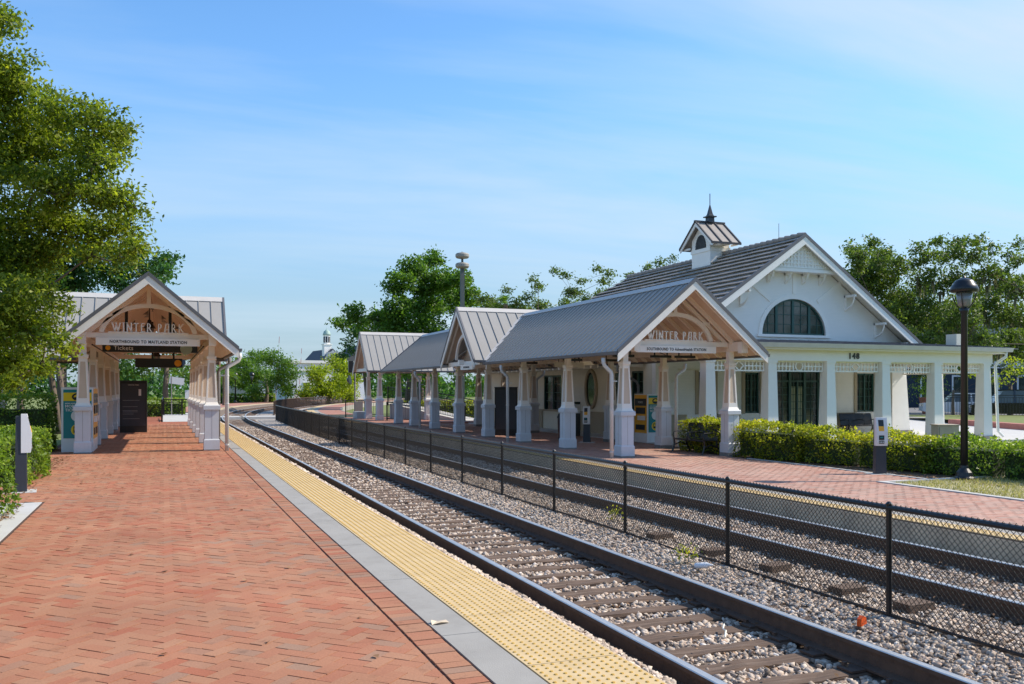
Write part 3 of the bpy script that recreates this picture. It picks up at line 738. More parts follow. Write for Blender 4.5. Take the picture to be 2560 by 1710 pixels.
def stroke_letter(ch, h=.235):
    """tall narrow arts-and-crafts capitals built from strokes; returns (builder, advance)"""
    b = MB(); t = .034; d = .014
    def st(pts, w=t):
        for p, q in zip(pts, pts[1:]): b.bar((p[0], 0, p[1]), (q[0], 0, q[1]), w, 2*d, up=(0, 1, 0)) if False else b.bar((p[0], 0, p[1]), (q[0], 0, q[1]), 2*d, w)
    def serif(x, z, w=.07): b.bx(x-w/2, -d, z-.007, x+w/2, d, z+.007)
    T, m_ = h, h*.5
    if ch == 'W':
        wd = .24; st([(.02, T), (.085, 0)]); st([(.085, 0), (.125, T*.8)]); st([(.115, T), (.165, 0)]); st([(.165, 0), (.225, T)])
        serif(.02, T, .06); serif(.115, T, .05); serif(.225, T, .05)
    elif ch == 'I':
        wd = .06; st([(.03, 0), (.03, T)], .03); serif(.03, T); serif(.03, 0)
    elif ch == 'N':
        wd = .15; st([(.025, 0), (.025, T)]); st([(.02, T), (.13, 0)], .03); st([(.13, 0), (.13, T)]); serif(.02, T, .05); serif(.13, T, .05); serif(.025, 0, .05)
    elif ch == 'T':
        wd = .13; st([(.065, 0), (.065, T)], .03); st([(0, T-.012), (.13, T-.012)], .022); serif(.065, 0, .06)
    elif ch == 'E':
        wd = .12; st([(.03, 0), (.03, T)], .03); st([(.02, T-.012), (.12, T-.012)], .02); st([(.02, .012), (.12, .012)], .02); st([(.03, T*.66), (.10, T*.66)], .02)
    elif ch == 'R':
        wd = .15; st([(.03, 0), (.03, T)], .03); b.ring(arch_pts(.05, T*.72, .035, T*.18, 90, -90, 8), arch_pts(.05, T*.72, .065, T*.27, 90, -90, 8), -d, d, closed=False)
        st([(.03, T-.01), (.06, T-.01)], .02); st([(.03, T*.46), (.06, T*.46)], .02); st([(.07, T*.46), (.14, 0)], .03); serif(.03, 0, .05); serif(.14, 0.004, .04)
    elif ch == 'P':
        wd = .13; st([(.03, 0), (.03, T)], .03); b.ring(arch_pts(.05, T*.70, .035, T*.2, 90, -90, 8), arch_pts(.05, T*.70, .065, T*.29, 90, -90, 8), -d, d, closed=False)
        st([(.015, T-.01), (.06, T-.01)], .02); st([(.03, T*.43), (.06, T*.43)], .02); serif(.03, 0, .05)
    elif ch == 'A':
        wd = .15; st([(.02, 0), (.06, T)]); st([(.13, 0), (.125, T)], .028); st([(.05, T-.01), (.135, T-.01)], .02); st([(.03, T*.33), (.13, T*.33)], .018); serif(.02, 0, .05); serif(.13, 0, .05)
    elif ch == 'K':
        wd = .15; st([(.03, 0), (.03, T)], .03); st([(.03, T*.45), (.13, T)], .024); st([(.05, T*.55), (.14, 0)], .03); serif(.03, 0, .05); serif(.135, T, .05); serif(.14, 0, .04)
    else: wd = .07
    return b, wd
_lt = {}
def truss(par, y, full=True, word='WINTER PARK', sub=None, org=(0, 0, 0), rz=0.0, hw=1.66, slope=.847, zr_=4.6, scale=1.0):
    """gable frame in the local plane y: tie beam, arch, king post, struts, sign"""
    ox, oy, oz = org; L = (ox-0*0, oy, oz)
    def B(b, n, m): 
        return b.build(n, m, par, L, rz)
    b = MB(); b.bx(-hw, y-.05, 2.99, hw, y+.05, 3.12); B(b, 'tie_beam', M['white'])
    z0 = 3.12
    b = MB(); b.ring(arch_pts(0, z0-.12, 1.10, .80, 171, 9, 28), arch_pts(0, z0-.12, 1.22, .91, 171, 9, 28), y-.045, y+.045, closed=False); B(b, 'arch', M['white'])
    b = MB(); b.bx(-.05, y-.04, z0+.79, .05, y+.04, zr_-.2); B(b, 'king_post', M['white'])
    for sg in (-1, 1):
        b = MB(); a_ = R(43); p0 = (sg*1.2*math.cos(a_), z0-.12+.9*math.sin(a_)); 
        xx = p0[0]+sg*.22; b.bar((p0[0], y, p0[1]), (xx, y, zr_-slope*abs(xx)-.16), .08, .1, up=(0, 1, 0)); B(b, 'strut', M['white'])
        b = MB(); b.prism([(0, zr_-.19), (sg*1.72, zr_-slope*1.72-.19), (sg*1.72, zr_-slope*1.72-.31), (0, zr_-.31)], y-.045, y+.045); B(b, 'truss_rafter', M['cream'])
    if word:
        b = MB(); b.bx(-.98, y-.075, 3.12, .98, y-.02, 3.155); B(b, 'letter_ledge', M['white'])
        tot = 0; L_ = []
        for ch in word:
            lb, wd = stroke_letter(ch); L_.append((ch, lb, tot)); tot += wd+(.042 if ch != ' ' else .03)
        k = 1.80/tot
        for ch, lb, x in L_:
            if ch == ' ': continue
            if ch not in _lt: _lt[ch] = lb.mesh('letter', M['lwhite'])
            o = link('letter', _lt[ch], par, (ox+math.cos(rz)*(x*k-.90)-math.sin(rz)*(y-.05), oy+math.sin(rz)*(x*k-.90)+math.cos(rz)*(y-.05), oz+3.155), rz); o.scale = (k, 1, 1.0)
    if sub:
        b = MB(); b.bx(-1.27, y-.10, 2.80, 1.27, y-.055, 2.985); s_ = B(b, 'sign_board', M['lwhite'])
        tm = text_mesh('lettering', sub, .108, M['letter'], .003, spacing=1.1, offset=.0025)
        wdt = max(v.co.x for v in tm.vertices)-min(v.co.x for v in tm.vertices); tm.transform(Matrix.Diagonal((1.88/wdt, 1, 1, 1)))
        o = link('lettering', tm, s_, (0, y-.104, 2.858))
def downspout(par, x, y, sgn, dirx=-1, m='gutter', ztop=2.62, reach=.22, y2=None):
    """S-bend from the gutter to the column side, then straight down"""
    x1 = x-dirx*reach; pts = [(x, y, ztop), (x, y, ztop-.12), (x-dirx*.03, y, ztop-.2), (x1+dirx*.03, y, ztop-.36), (x1, y, ztop-.44), (x1, y, .0)]
    MB().tube(pts, .052, 10).build('downspout', M[m], par, smooth=True)
    b = MB()
    for z in (2.0, 1.25, .15): b.lathe([(.058, z), (.058, z+.03)], 10, x1, y)
    b.bx(x1, y-.015, 2.0, x1-dirx*.16, y+.015, 2.03); b.build('pipe_bracket', M[m], par)
def spotlamp(par, x, y, z):
    b = MB().lathe([(.02, z+.14), (.05, z+.1), (.07, z)], 12, x, y); b.build('ceiling_lamp', M['plastic'], par, smooth=True)

# ---------------- left shelter (platform for the other direction)
def shelter(name_label, org, col_ys, y0, y1, cross_y, cross_x, zc, hc, word_sub, extra_cols, back_cols=None, cross_slope=1.07, slope=.847, hw=2.2, zrg=4.6, xr=1.57, btop=3.05):
    t = thing('station_shelter', name_label, 'shelter', org)
    for y in col_ys: column(t, -1.57, y)
    for y in (back_cols if back_cols is not None else col_ys): column(t, xr, y)
    for x, y in extra_cols: column(t, x, y)
    def cut(yc):
        d = abs(yc-cross_y)
        if d > 2.0: return 99
        return max(0, (cross_slope*d-(zc-zrg))/slope)+.12
    gable_roof(t, (0, 0, 0), 0, y0, y1, zrg, slope, hw, .31, cut)
    # cross gable: ridge along x -> rotate by -90 degrees: local y -> +x
    xa, xb = cross_x
    gable_roof(t, (0, cross_y, 0), -PI/2, xa, xb, zc, cross_slope, hc, .41, lambda xc: (lambda d_: 99 if d_ > hc+.05 else d_)((zc-zrg+slope*abs(xc))/cross_slope+.12), rafters=.61, inner_deck=False)
    for sg in (-1, 1):                                   # valley flashing on both front valleys
        xr_ = (zc-zrg)
        for fs in (-1, 1):
            p0 = Vector((0+sg*.02, cross_y+fs*(zc-zrg)/cross_slope, zrg)); p1 = Vector((sg*2.25, cross_y+fs*((zc-zrg)+slope*2.25)/cross_slope, zrg-slope*2.25))
            b = MB(); nrm = Vector((sg*slope*.5, fs*cross_slope*.5, 1)).normalized()
            b.bar(p0+nrm*.02, p1+nrm*.02, .42, .03, up=nrm); 
            if abs(sg*2.2) < max(abs(xa), abs(xb)): b.build('valley_flashing', M['ridge'], t)
    for sg in (-1, 1):
        xx = -1.57 if sg < 0 else xr
        MB().bx(xx-.07, y0+.35, 2.86, xx+.07, y1-.3, btop).build('eave_beam', M['cream'], t)
        MB().bx(xx-.09, y0+.30, 2.80, xx+.09, y0+.52, 3.10).build('beam_end', M['white'], t)
    ys = sorted(col_ys)
    for i, y in enumerate(ys):
        if i not in (3, 5): continue
        MB().bx(-1.6, y-.05, 2.99, 1.6, y+.05, 3.11).build('cross_tie', M['cream'], t)
    truss(t, 0, sub=word_sub, slope=slope, zr_=zrg)
    return t, slope, hw, zrg, cut
LS, slope, hw, zrg, _ = shelter('covered brown-cream platform shelter on the brick platform with northbound sign', (-.37, 25.2, 0), [3.45*i for i in range(6)], -.9, 18.2, 7.7, (-9.5, 2.33), 4.86, 2.05,
            'NORTHBOUND TO MAITLAND STATION', [(-4.9, 6.1), (-6.9, 6.1), (-6.9, 9.4), (-4.9, 9.4)])
LS['label'] = 'platform shelter with grey metal roof and NORTHBOUND TO MAITLAND STATION sign on the brick platform'
# rear truss seen through the shelter, with its word reversed from behind
truss(LS, 15.6, word='', sub=None)
downspout(LS, 2.27, -.45, 1, dirx=1, reach=.33)
downspout(LS, 2.27, 3.45, 1, dirx=1, reach=.33, m='footing')
RS, _, _, _, _ = shelter('platform shelter with long grey metal roof and SOUTHBOUND TO AdventHealth STATION sign beside the station', (13.03, 20.8, -.155), [3.55*i for i in range(7)]+[24.4], -1.0, 25.2, 11.1, (-2.68, 2.9), 4.88, 2.02,
            'SOUTHBOUND TO AdventHealth STATION', [], back_cols=[3.55*i for i in range(7)], slope=.835, hw=2.30, zrg=4.70, xr=1.80, btop=3.12, cross_slope=1.0)
for y in (-.35, 7.15, 18.2): downspout(RS, -2.38, y, -1, dirx=-1, reach=.24)
for y in (3.2, 14.4): downspout(RS, 2.38, y, 1, dirx=1, reach=.33)
# side gable frames of the cross roofs (trackside)
def side_frame(par, x, yc, label_board=True):
    MB().bx(x-.06, yc-1.9, 2.70, x+.06, yc+1.9, 2.86).build('tie_beam', M['white'], par)
    b = MB(); b.ring([(p[0], p[1]) for p in arch_pts(yc, 2.80, 1.0, 1.0, 172, 8, 20)], [(p[0], p[1]) for p in arch_pts(yc, 2.80, 1.10, 1.12, 172, 8, 20)], x-.04, x+.04, axis='x', closed=False); b.build('arch', M['white'], par)
    MB().bx(x-.04, yc-.05, 3.9, x+.04, yc+.05, 4.6).build('king_post', M['white'], par)
    MB().bx(x-.25, yc-.09, 2.74, x-.06, yc+.09, 2.92).build('beam_end', M['white'], par)
    # boarded inner gable
    b = MB(); nb = 12
    for i in range(nb):
        z0_, z1_ = 2.95+i*.145, 2.95+(i+1)*.145-.008; h = (4.72-z1_)/1.07
        if h > .05: b.bx(x+(.5 if x < 0 else -.53), yc-h, z0_, x+(.53 if x < 0 else -.5), yc+h, z1_)
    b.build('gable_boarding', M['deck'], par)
side_frame(RS, -2.35, 11.1)
b = MB(); b.bx(-2.56, 9.6, 2.53, -2.5, 11.0, 2.72); sb = b.build('sign_board', M['white'], RS)
tm = text_mesh('lettering', 'SOUTHBOUND', .1, M['letter'], .003); tm.transform(Matrix.Rotation(R(-90), 4, 'Z')); link('lettering', tm, sb, (-2.566, 10.3, 2.59))
side_frame(LS, 2.05, 7.7)

# strip lights, conduits and cameras under the right roof
for (x, y) in ((-1.1, .9), (.1, .9), (.9, .9), (-1.0, 4.4), (.4, 4.4), (-1.0, 8), (.6, 8)):
    b = MB(); b.bx(x-.32, y-.05, 2.70, x+.32, y+.05, 2.77).bx(x-.22, y-.015, 2.77, x-.19, y+.015, 2.99).bx(x+.19, y-.015, 2.77, x+.22, y+.015, 2.99); b.build('strip_light', M['black'], RS)
MB().tube([(-1.35, .4, 2.98), (-.8, .5, 2.90), (-.2, .7, 2.93), (.0, .8, 2.84), (.25, .9, 2.78)], .012, 6).build('conduit', M['blackm'], RS)
MB().tube([(-1.4, .3, 2.8), (-1.4, 22, 2.8)], .02, 6).build('conduit', M['footing'], RS)
MB().tube([(1.38, .3, 2.82), (1.38, 17, 2.82)], .02, 6).build('conduit', M['blackm'], LS)
MB().tube([(-1.38, .3, 2.82), (-1.38, 17, 2.82)], .02, 6).build('conduit', M['blackm'], LS)
# hanging yellowish sign inside the right shelter
t = thing('hanging_sign', 'long pale yellow sign hanging inside the station-side shelter between columns', 'sign', (12.9, 27.3, 2.4))
MB().bx(-.55, -.02, 0, .55, .02, .17).build('board', M['bcream'], t); MB().bx(-.4, -.01, .17, -.38, .01, .5).bx(.38, -.01, .17, .4, .01, .5).build('hanger', M['black'], t)
# black hanging signs and lanterns of the left shelter
t = thing('hanging_sign', 'long black overhead sign reading Tickets under the northbound sign', 'sign', (-.34, 26.4, 2.67))
MB().bx(-1.22, -.05, 0, 1.22, .05, .22).build('board', M['black'], t)
for x in (-.62, .5): MB().bx(x-.04, -.04, .22, x+.04, .04, 1.6).build('hanger', M['black'], t)
MB().lathe([(.001, 0), (.065, 0), (.065, .01), (.001, .01)], 20).build('ticket_emblem', M['orange'], t, (-1.08, -.056, .11)).rotation_euler = (R(90), 0, 0)
link('lettering', text_mesh('lettering', 'Tickets', .17, M['plastic'], .002, align='LEFT'), t, (-.94, -.054, .055))
MB().lathe([(.001, 0), (.16, 0), (.16, .01), (.001, .01)], 20).build('round_emblem', M['copper'], t, (.92, -.056, .11)).rotation_euler = (R(90), 0, 0)
t = thing('display_sign', 'black electronic display hanging deep inside the northbound shelter', 'sign', (-.15, 31.2, 2.36))
MB().bx(-.72, -.06, 0, .72, .06, .30).build('board', M['black'], t)
for x in (-.2, .45): MB().bx(x-.03, -.03, .30, x+.03, .03, 1.5).build('hanger', M['black'], t)
MB().lathe([(.001, 0), (.11, 0), (.11, .01), (.001, .01)], 20).build('round_emblem', M['orange'], t, (.58, -.066, .15)).rotation_euler = (R(90), 0, 0)
def lantern(x, y, z, lab):
    t = thing('hanging_lantern', lab, 'lantern', (x, y, z))
    MB().lathe([(.02, 0), (.07, .03), (.11, .27), (.03, .27)], 6).build('lamp_glass', M['clearglass'], t)
    MB().lathe([(.04, -.04), (.04, 0), (.015, 0)], 8).lathe([(.17, .27), (.15, .31), (.06, .44), (.05, .5), (.02, .52), (.012, .85)], 10).build('lamp_hood', M['black'], t)
    b = MB()
    for k_ in range(6):
        a_ = k_*PI/3; b.bar((.07*math.cos(a_), .07*math.sin(a_), .03), (.115*math.cos(a_), .115*math.sin(a_), .27), .012, .012)
    b.build('lamp_cage', M['black'], t)
lantern(-.38, 26.9, 3.1, 'black hanging lantern with glass behind the WINTER PARK letters')
lantern(-.25, 34, 2.55, 'small black lantern hanging above the far display of the northbound shelter')

# ================================================================ STATION BUILDING (world coordinates, floor z = -.2)
ST = thing('station_building', 'white gabled station house with grey tiled roof, arched window and columned porch numbered 148', 'building', (23.2, 28.3, -.2))
OFF = (-23.2, -28.3, .2)
def SB(b, n, m, par=None, smooth=False): 
    return b.build(n, m, par or ST, OFF if par is None else (0, 0, 0), smooth=smooth)
AX, AZ, BW = 23.2, 7.62, 6.05; sl_b = (AZ-3.42)/BW
YG = 28.3; YF = 27.65; YE = 41.6
m_, nt_, b_ = principled('painted_brick'); b_.inputs['Roughness'].default_value = .6
tcx = N(nt_, 'ShaderNodeTexCoord'); mpp = N(nt_, 'ShaderNodeMapping'); mpp.inputs['Rotation'].default_value = (R(90), 0, 0); nt_.links.new(tcx.outputs['Object'], mpp.inputs[0])
bt = N(nt_, 'ShaderNodeTexBrick'); bt.inputs['Scale'].default_value = 4.4; bt.inputs['Mortar Size'].default_value = .022; bt.inputs['Color1'].default_value = (.88, .865, .82, 1); bt.inputs['Color2'].default_value = (.85, .84, .80, 1); bt.inputs['Mortar'].default_value = (.79, .78, .74, 1)
nt_.links.new(mpp.outputs[0], bt.inputs['Vector']); nt_.links.new(bt.outputs['Color'], b_.inputs['Base Color'])
bpp = N(nt_, 'ShaderNodeBump'); bpp.inputs['Strength'].default_value = .5; bpp.inputs['Distance'].default_value = .01; bpp.invert = True; nt_.links.new(bt.outputs['Fac'], bpp.inputs['Height']); nt_.links.new(bpp.outputs[0], b_.inputs['Normal'])
M['pbrick'] = m_
def wall_with_holes(x0, x1, z0, z1, y, th, holes):
    """front wall in plane y (front face), holes = (xa,xb,za,zb)"""
    b = MB(); xs_ = sorted({x0, x1, *[h[0] for h in holes], *[h[1] for h in holes]})
    for a_, c_ in zip(xs_, xs_[1:]):
        hs_ = sorted([h for h in holes if h[0] <= a_ and h[1] >= c_], key=lambda h: h[2]); z = z0
        for h in hs_:
            if h[2] > z: b.bx(a_, y, z, c_, y+th, h[2])
            z = h[3]
        if z < z1: b.bx(a_, y, z, c_, y+th, z1)
    return b
doors = (22.30, 24.50, -.2, 2.42)
holes = [(18.75, 19.45, .72, 2.3), (20.85, 21.55, .72, 2.3), doors, (26.35, 27.3, .72, 2.3)]
SB(wall_with_holes(16.9, 28.6, -.2, 3.35, YG, .25, holes), 'front_wall', M['pbrick'])
# gable wall with the half-round opening
gx0, gx1 = AX-5.8, AX+5.8
def zroof(x): return AZ-sl_b*abs(x-AX)-.12
wc, wz, wrx, wrz = 23.2, 3.80, 1.55, 1.42
b = MB(); n = 24; arc = [(wc+wrx*math.cos(PI-PI*i/n), wz+wrz*math.sin(PI-PI*i/n)) for i in range(n+1)]
y = YG
F_ = []; V_ = []
for i in range(n):                                             # fan from arc to the roof line
    (xa, za), (xb, zb) = arc[i], arc[i+1]
    V_ += [(xa, y, za), (xb, y, zb), (xb, y, zroof(xb)), (xa, y, zroof(xa))]; q = 4*i; F_.append((q, q+1, q+2, q+3))
    V_ += []
b.add(V_, F_)
b.add([(gx0, y, 3.35), (wc-wrx, y, 3.35), (wc-wrx, y, zroof(wc-wrx)), (gx0, y, zroof(gx0))], [(0, 1, 2, 3)])
b.add([(wc+wrx, y, 3.35), (gx1, y, 3.35), (gx1, y, zroof(gx1)), (wc+wrx, y, zroof(wc+wrx))], [(0, 1, 2, 3)])
b.add([(wc-wrx, y, 3.35), (wc+wrx, y, 3.35), (wc+wrx, y, wz), (wc-wrx, y, wz)], [(0, 1, 2, 3)])
for i in range(n):
    (xa, za), (xb, zb) = arc[i], arc[i+1]; b.add([(xa, y, za), (xb, y, zb), (xb, y+.2, zb), (xa, y+.2, za)], [(0, 1, 2, 3)])
SB(b, 'gable_wall', M['pbrick'])
o = MB(); o.ring([(x, z) for x, z in arc], [(wc+(wrx+.17)*math.cos(PI-PI*i/n), wz+(wrz+.17)*math.sin(PI-PI*i/n)) for i in range(n+1)], YG-.04, YG+.1, closed=False); SB(o, 'arch_trim', M['bwhite'])
SB(MB().bx(wc-wrx-.22, YG-.08, wz-.10, wc+wrx+.22, YG+.1, wz), 'window_sill', M['bwhite'])
aw = SB(MB().ring(arc, [(wc+(wrx-.08)*math.cos(PI-PI*i/n), wz+.07+(wrz-.14)*math.sin(PI-PI*i/n)) for i in range(n+1)], YG+.06, YG+.16, closed=False).bx(wc-wrx, YG+.06, wz, wc+wrx, YG+.16, wz+.07), 'arched_window', M['green'])
def arch_h(x): return wz+wrz*math.sqrt(max(0, 1-((x-wc)/wrx)**2))
bb = MB()
for x in (-.80, 0, .80): bb.bx(wc+x-.055, YG+.055, wz+.05, wc+x+.055, YG+.15, arch_h(wc+x)-.05)
bb.build('mullion', M['green'], aw)
bb = MB()
for x in (-1.2, -.98+.55, .4, 1.2):
    bb.bx(wc+x-.012, YG+.08, wz+.05, wc+x+.012, YG+.12, arch_h(wc+x)-.06)
for z in (.42, .80, 1.15):
    hx = wrx*math.sqrt(1-(z/wrz)**2)-.07; bb.bx(wc-hx, YG+.08, wz+z-.012, wc+hx, YG+.12, wz+z+.012)
bb.build('muntin', M['green'], aw)
pv = [(wc-wrx+.04, wz+.03)]+[(wc+(wrx-.05)*math.cos(PI-PI*i/n), wz+.03+(wrz-.08)*math.sin(PI-PI*i/n)) for i in range(1, n)]+[(wc+wrx-.04, wz+.03)]
MB().prism(pv, YG+.10, YG+.115).build('pane', M['glass'], aw)
# half-timber style flat ribs
for (x0_, z0_, x1_, z1_) in ((wc, wz+wrz+.2, wc, 6.55), (wc-1.15, wz+1.35, wc-2.3, 5.95), (wc+1.15, wz+1.35, wc+2.3, 5.95)):
    SB(MB().bar((x0_, YG-.01, z0_), (x1_, YG-.01, z1_), .05, .15, up=(0, 1, 0)) if False else MB().bar((x0_, YG-.012, z0_), (x1_, YG-.012, z1_), .05, .16), 'wall_rib', M['bwhite'])
# projecting lattice gable at the peak
b = MB(); zb_ = 6.35; hx = (AZ-.12-zb_)/sl_b
b.prism([(AX-hx, zb_), (AX, AZ-.12), (AX+hx, zb_)], YG-.42, YG-.03); pk = SB(b, 'peak_panel', M['bwhite'])
b = MB(); b.bx(AX-hx-.1, YG-.50, zb_-.12, AX+hx+.1, YG-.03, zb_); SB(b, 'peak_beam', M['bwhite'])
b = MB(); hh = hx*.80
for i in range(-8, 9):
    x = i*.165
    if abs(x) < hh: b.bx(AX+x-.02, YG-.455, zb_+.05, AX+x+.02, YG-.422, zb_+.05+(hh-abs(x))*sl_b+.02)
for i in range(0, 9):
    z = zb_+.06+i*.15; h = hh-(z-zb_-.05)/sl_b
    if h > .05: b.bx(AX-h, YG-.458, z-.02, AX+h, YG-.422, z+.02)
b.build('lattice', M['bwhite'], pk)
def bracket(x, z, y=YG, d=.42, h=.5):
    b = MB(); b.bx(x-.05, y-.07, z-h, x+.05, y, z); b.bx(x-.05, y-d, z-.09, x+.05, y, z)
    b.ring([(y-.02-(d-.09)*math.sin(R(a_)), z-.03-(h-.05)*math.cos(R(a_))) for a_ in range(0, 91, 15)], [(y-.10-(d-.09)*.86*math.sin(R(a_)), z-.03-(h-.14)*math.cos(R(a_))) for a_ in range(0, 91, 15)], x-.035, x+.035, axis='x', closed=False)
    return b
for x in (-1.25, -.42, .42, 1.25): SB(bracket(AX+x, zb_-.12, d=.36, h=.42), 'bracket', M['bwhite'])
for x in (2.55, 4.1, 5.25):
    for s in (-1, 1): SB(bracket(AX+s*x, zroof(AX+s*x)-.28, d=.6, h=.62), 'bracket', M['bwhite'])
# tiled roof: stepped courses on both slopes
thk = .05; nC = 19
Ls = math.hypot(BW+.05, (BW+.05)*sl_b)
def roof_z(dx): return AZ-sl_b*dx
rr = random.Random(3)
for side in (-1, 1):
    for i in range(nC):
        d0 = (BW+.05)*i/nC; d1 = (BW+.05)*(i+1)/nC+.04
        segs = 34; V_ = []; F_ = []
        yend = YE+ max(0, d1*.9)  # hip end
        for q in range(segs+1):
            y = YF+(yend-YF)*q/segs; jit = rr.uniform(-.006, .006); jj = rr.uniform(-.008, .008)
            V_ += [(AX+side*d0, y, roof_z(d0)+.005+jj*.3), (AX+side*(d1+jit), y, roof_z(d1)+.120+jj), (AX+side*(d1+jit), y, roof_z(d1)+.085+jj), (AX+side*(d1-.17), y, roof_z(d1-.17)+.045)]
        for q in range(segs):
            a_ = 4*q; F_ += [(a_, a_+1, a_+5, a_+4), (a_+1, a_+2, a_+6, a_+5), (a_+2, a_+3, a_+7, a_+6)]
        F_ += [(0, 3, 2, 1)]
        SB(MB().add(V_, F_), 'tile_course', M['tile'])
    b = MB(); b.prism([(AX, AZ-.02), (AX+side*(BW+.05), roof_z(BW+.05)-.02), (AX+side*(BW+.05), roof_z(BW+.05)-.07), (AX, AZ-.07)], YF+.02, YE-.1); SB(b, 'roof_deck', M['bcream'])
    b = MB(); b.prism([(AX, AZ-.03), (AX+side*(BW+.06), roof_z(BW+.06)-.03), (AX+side*(BW+.06), roof_z(BW+.06)-.30), (AX+side*(BW-.25), roof_z(BW-.25)-.33), (AX, AZ-.33)], YF-.03, YF+.03); SB(b, 'rake_board', M['bwhite'])
    b = MB(); b.prism([(AX, AZ+.10), (AX+side*(BW+.1), roof_z(BW+.1)+.09), (AX+side*(BW+.1), roof_z(BW+.1)-.04), (AX, AZ-.04)], YF-.05, YF+.05); SB(b, 'rake_trim', M['roof_edge'])
b = MB()
q = YF
while q < YE:
    b.tube([(AX, q, AZ+.05), (AX, q+.40, AZ+.07+.02)], [.085, .10], 8); q += .38
SB(b, 'ridge_tiles', M['tile'])
b = MB(); b.add([(AX-.02, YE, AZ), (AX+.02, YE, AZ), (AX+BW, YE+5.6, roof_z(BW)), (AX-BW, YE+5.6, roof_z(BW))], [(0, 1, 2, 3)]); SB(b, 'hip_end', M['tile'])
# hip line cut: side courses reach past the hip, masked by hip plane thickness
SB(MB().bx(AX+5.5, 33.5, 4.2, AX+7.0, 36.5, 4.3), 'side_dormer_roof', M['bwhite'])
# rods
SB(MB().tube([(AX-.02, 29.2, AZ), (AX-.02, 29.2, AZ+.75)], .012, 5), 'lightning_rod', M['fargrey'])
# long side walls
def side_wall():
    b = MB(); x = 16.9
    hs_ = [(29.2, 30.1, .7, 2.35), (30.6, 31.9, -.2, 2.3), (36.6, 38.6, .7, 2.3)]
    ys_ = sorted({YG+.25, 46.5, *[h[0] for h in hs_], *[h[1] for h in hs_]})
    for a_, c_ in zip(ys_, ys_[1:]):
        z = -.2
        for h in hs_:
            if h[0] <= a_ and h[1] >= c_:
                if h[2] > z: b.bx(x, a_, z, x+.25, c_, h[2])
                z = h[3]
        b.bx(x, a_, z, x+.25, c_, 3.35)
    SB(b, 'side_wall', M['bcream'])
    for (ya, yb, za, zb) in hs_:
        f = SB(MB().bx(16.93, ya, za, 17.0, ya+.07, zb).bx(16.93, yb-.07, za, 17.0, yb, zb).bx(16.93, ya, zb-.07, 17.0, yb, zb).bx(16.93, (ya+yb)/2-.03, za, 17.0, (ya+yb)/2+.03, zb), 'window', M['green'])
        MB().bx(17.02, ya, za, 17.03, yb, zb).build('pane', M['glass'], f)
        bb = MB()
        for z in (za+(zb-za)*k_/4 for k_ in (1, 2, 3)): bb.bx(16.97, ya, z-.012, 17.0, yb, z+.012)
        bb.build('muntin', M['green'], f)
side_wall()
ovp = [(33.5+.42*math.cos(2*PI*i/24), 1.65+.72*math.sin(2*PI*i/24)) for i in range(24)]
ovo = [(33.5+.55*math.cos(2*PI*i/24), 1.65+.85*math.sin(2*PI*i/24)) for i in range(24)]
ow = SB(MB().ring(ovp, ovo, 16.80, 16.9, axis='x'), 'oval_window', M['dado']); MB().prism(ovp, 16.86, 16.88, axis='x').build('pane', M['glass'], ow)
SB(MB().bx(16.84, 32.0, -.2, 16.9, 36.5, .62).bx(16.82, 32.0, .62, 16.9, 46.5, .70).bx(16.84, 38.7, -.2, 16.9, 46.5, .62), 'dado', M['dado'])
# side eave and gutter toward the track
SB(MB().bx(15.9, 28.9, 2.62, 16.9, 47, 2.70).bx(15.86, 28.9, 2.70, 15.98, 47, 2.82), 'side_eave', M['bcream'])
b = MB()
for i in range(28): b.bx(15.95, 29.2+i*.62, 2.50, 16.9, 29.28+i*.62, 2.62)
SB(b, 'eave_rafters', M['bwhite'])
b = MB(); b.add([(15.9, 28.9, 2.84), (17.3, 28.9, 3.35), (17.3, 47, 3.35), (15.9, 47, 2.84)], [(0, 1, 2, 3)]); SB(b, 'lean_roof', M['roof'])
SB(MB().tube([(15.9, 29.4, 2.6), (15.9, 29.4, 2.35), (16.7, 29.4, 1.95), (16.8, 29.4, 1.8), (16.8, 29.4, -.2)], .05, 8), 'downspout', M['footing'])
SB(MB().bx(28.35, YG+.25, -.2, 28.6, 46, 3.35), 'side_wall', M['pbrick'])
SB(MB().bx(16.9, 46.3, -.2, 28.6, 46.5, 3.35), 'rear_wall', M['pbrick'])
# dado on the front wall
for xa, xb in ((16.9, 18.2), (19.6, 20.6), (24.62, 26.2), (27.45, 28.6)):
    SB(MB().bx(xa, YG-.05, -.2, xb, YG, .62).bx(xa-.01, YG-.075, .62, xb+.01, YG, .70), 'dado', M['dado'])
for (xa, xb, za, zb) in holes:
    if xa == doors[0]: continue
    SB(MB().bx(xa-.14, YG-.04, .70, xa, YG, 2.36).bx(xb, YG-.04, .70, xb+.14, YG, 2.36), 'window_casing', M['dado'])
    SB(MB().bx(xa-.9 if xa < 20 else xa-.14, YG-.03, 2.36, xb+.14, YG, 2.42), 'lintel', M['bcream'])
    f = SB(MB().bx(xa, YG+.06, za, xa+.07, YG+.14, zb).bx(xb-.07, YG+.06, za, xb, YG+.14, zb).bx(xa, YG+.06, zb-.07, xb, YG+.14, zb).bx(xa, YG+.06, za, xb, YG+.14, za+.07).bx((xa+xb)/2-.03, YG+.06, za, (xa+xb)/2+.03, YG+.14, zb), 'window', M['green'])
    MB().bx(xa, YG+.12, za, xb, YG+.13, zb).build('pane', M['glass'], f)
    bb = MB()
    for k_ in range(1, 5): z = za+(zb-za)*k_/5; bb.bx(xa, YG+.08, z-.012, xb, YG+.12, z+.012)
    for k_ in (.25, .75): x = xa+(xb-xa)*k_; bb.bx(x-.01, YG+.08, za, x+.01, YG+.12, zb)
    bb.build('muntin', M['green'], f)
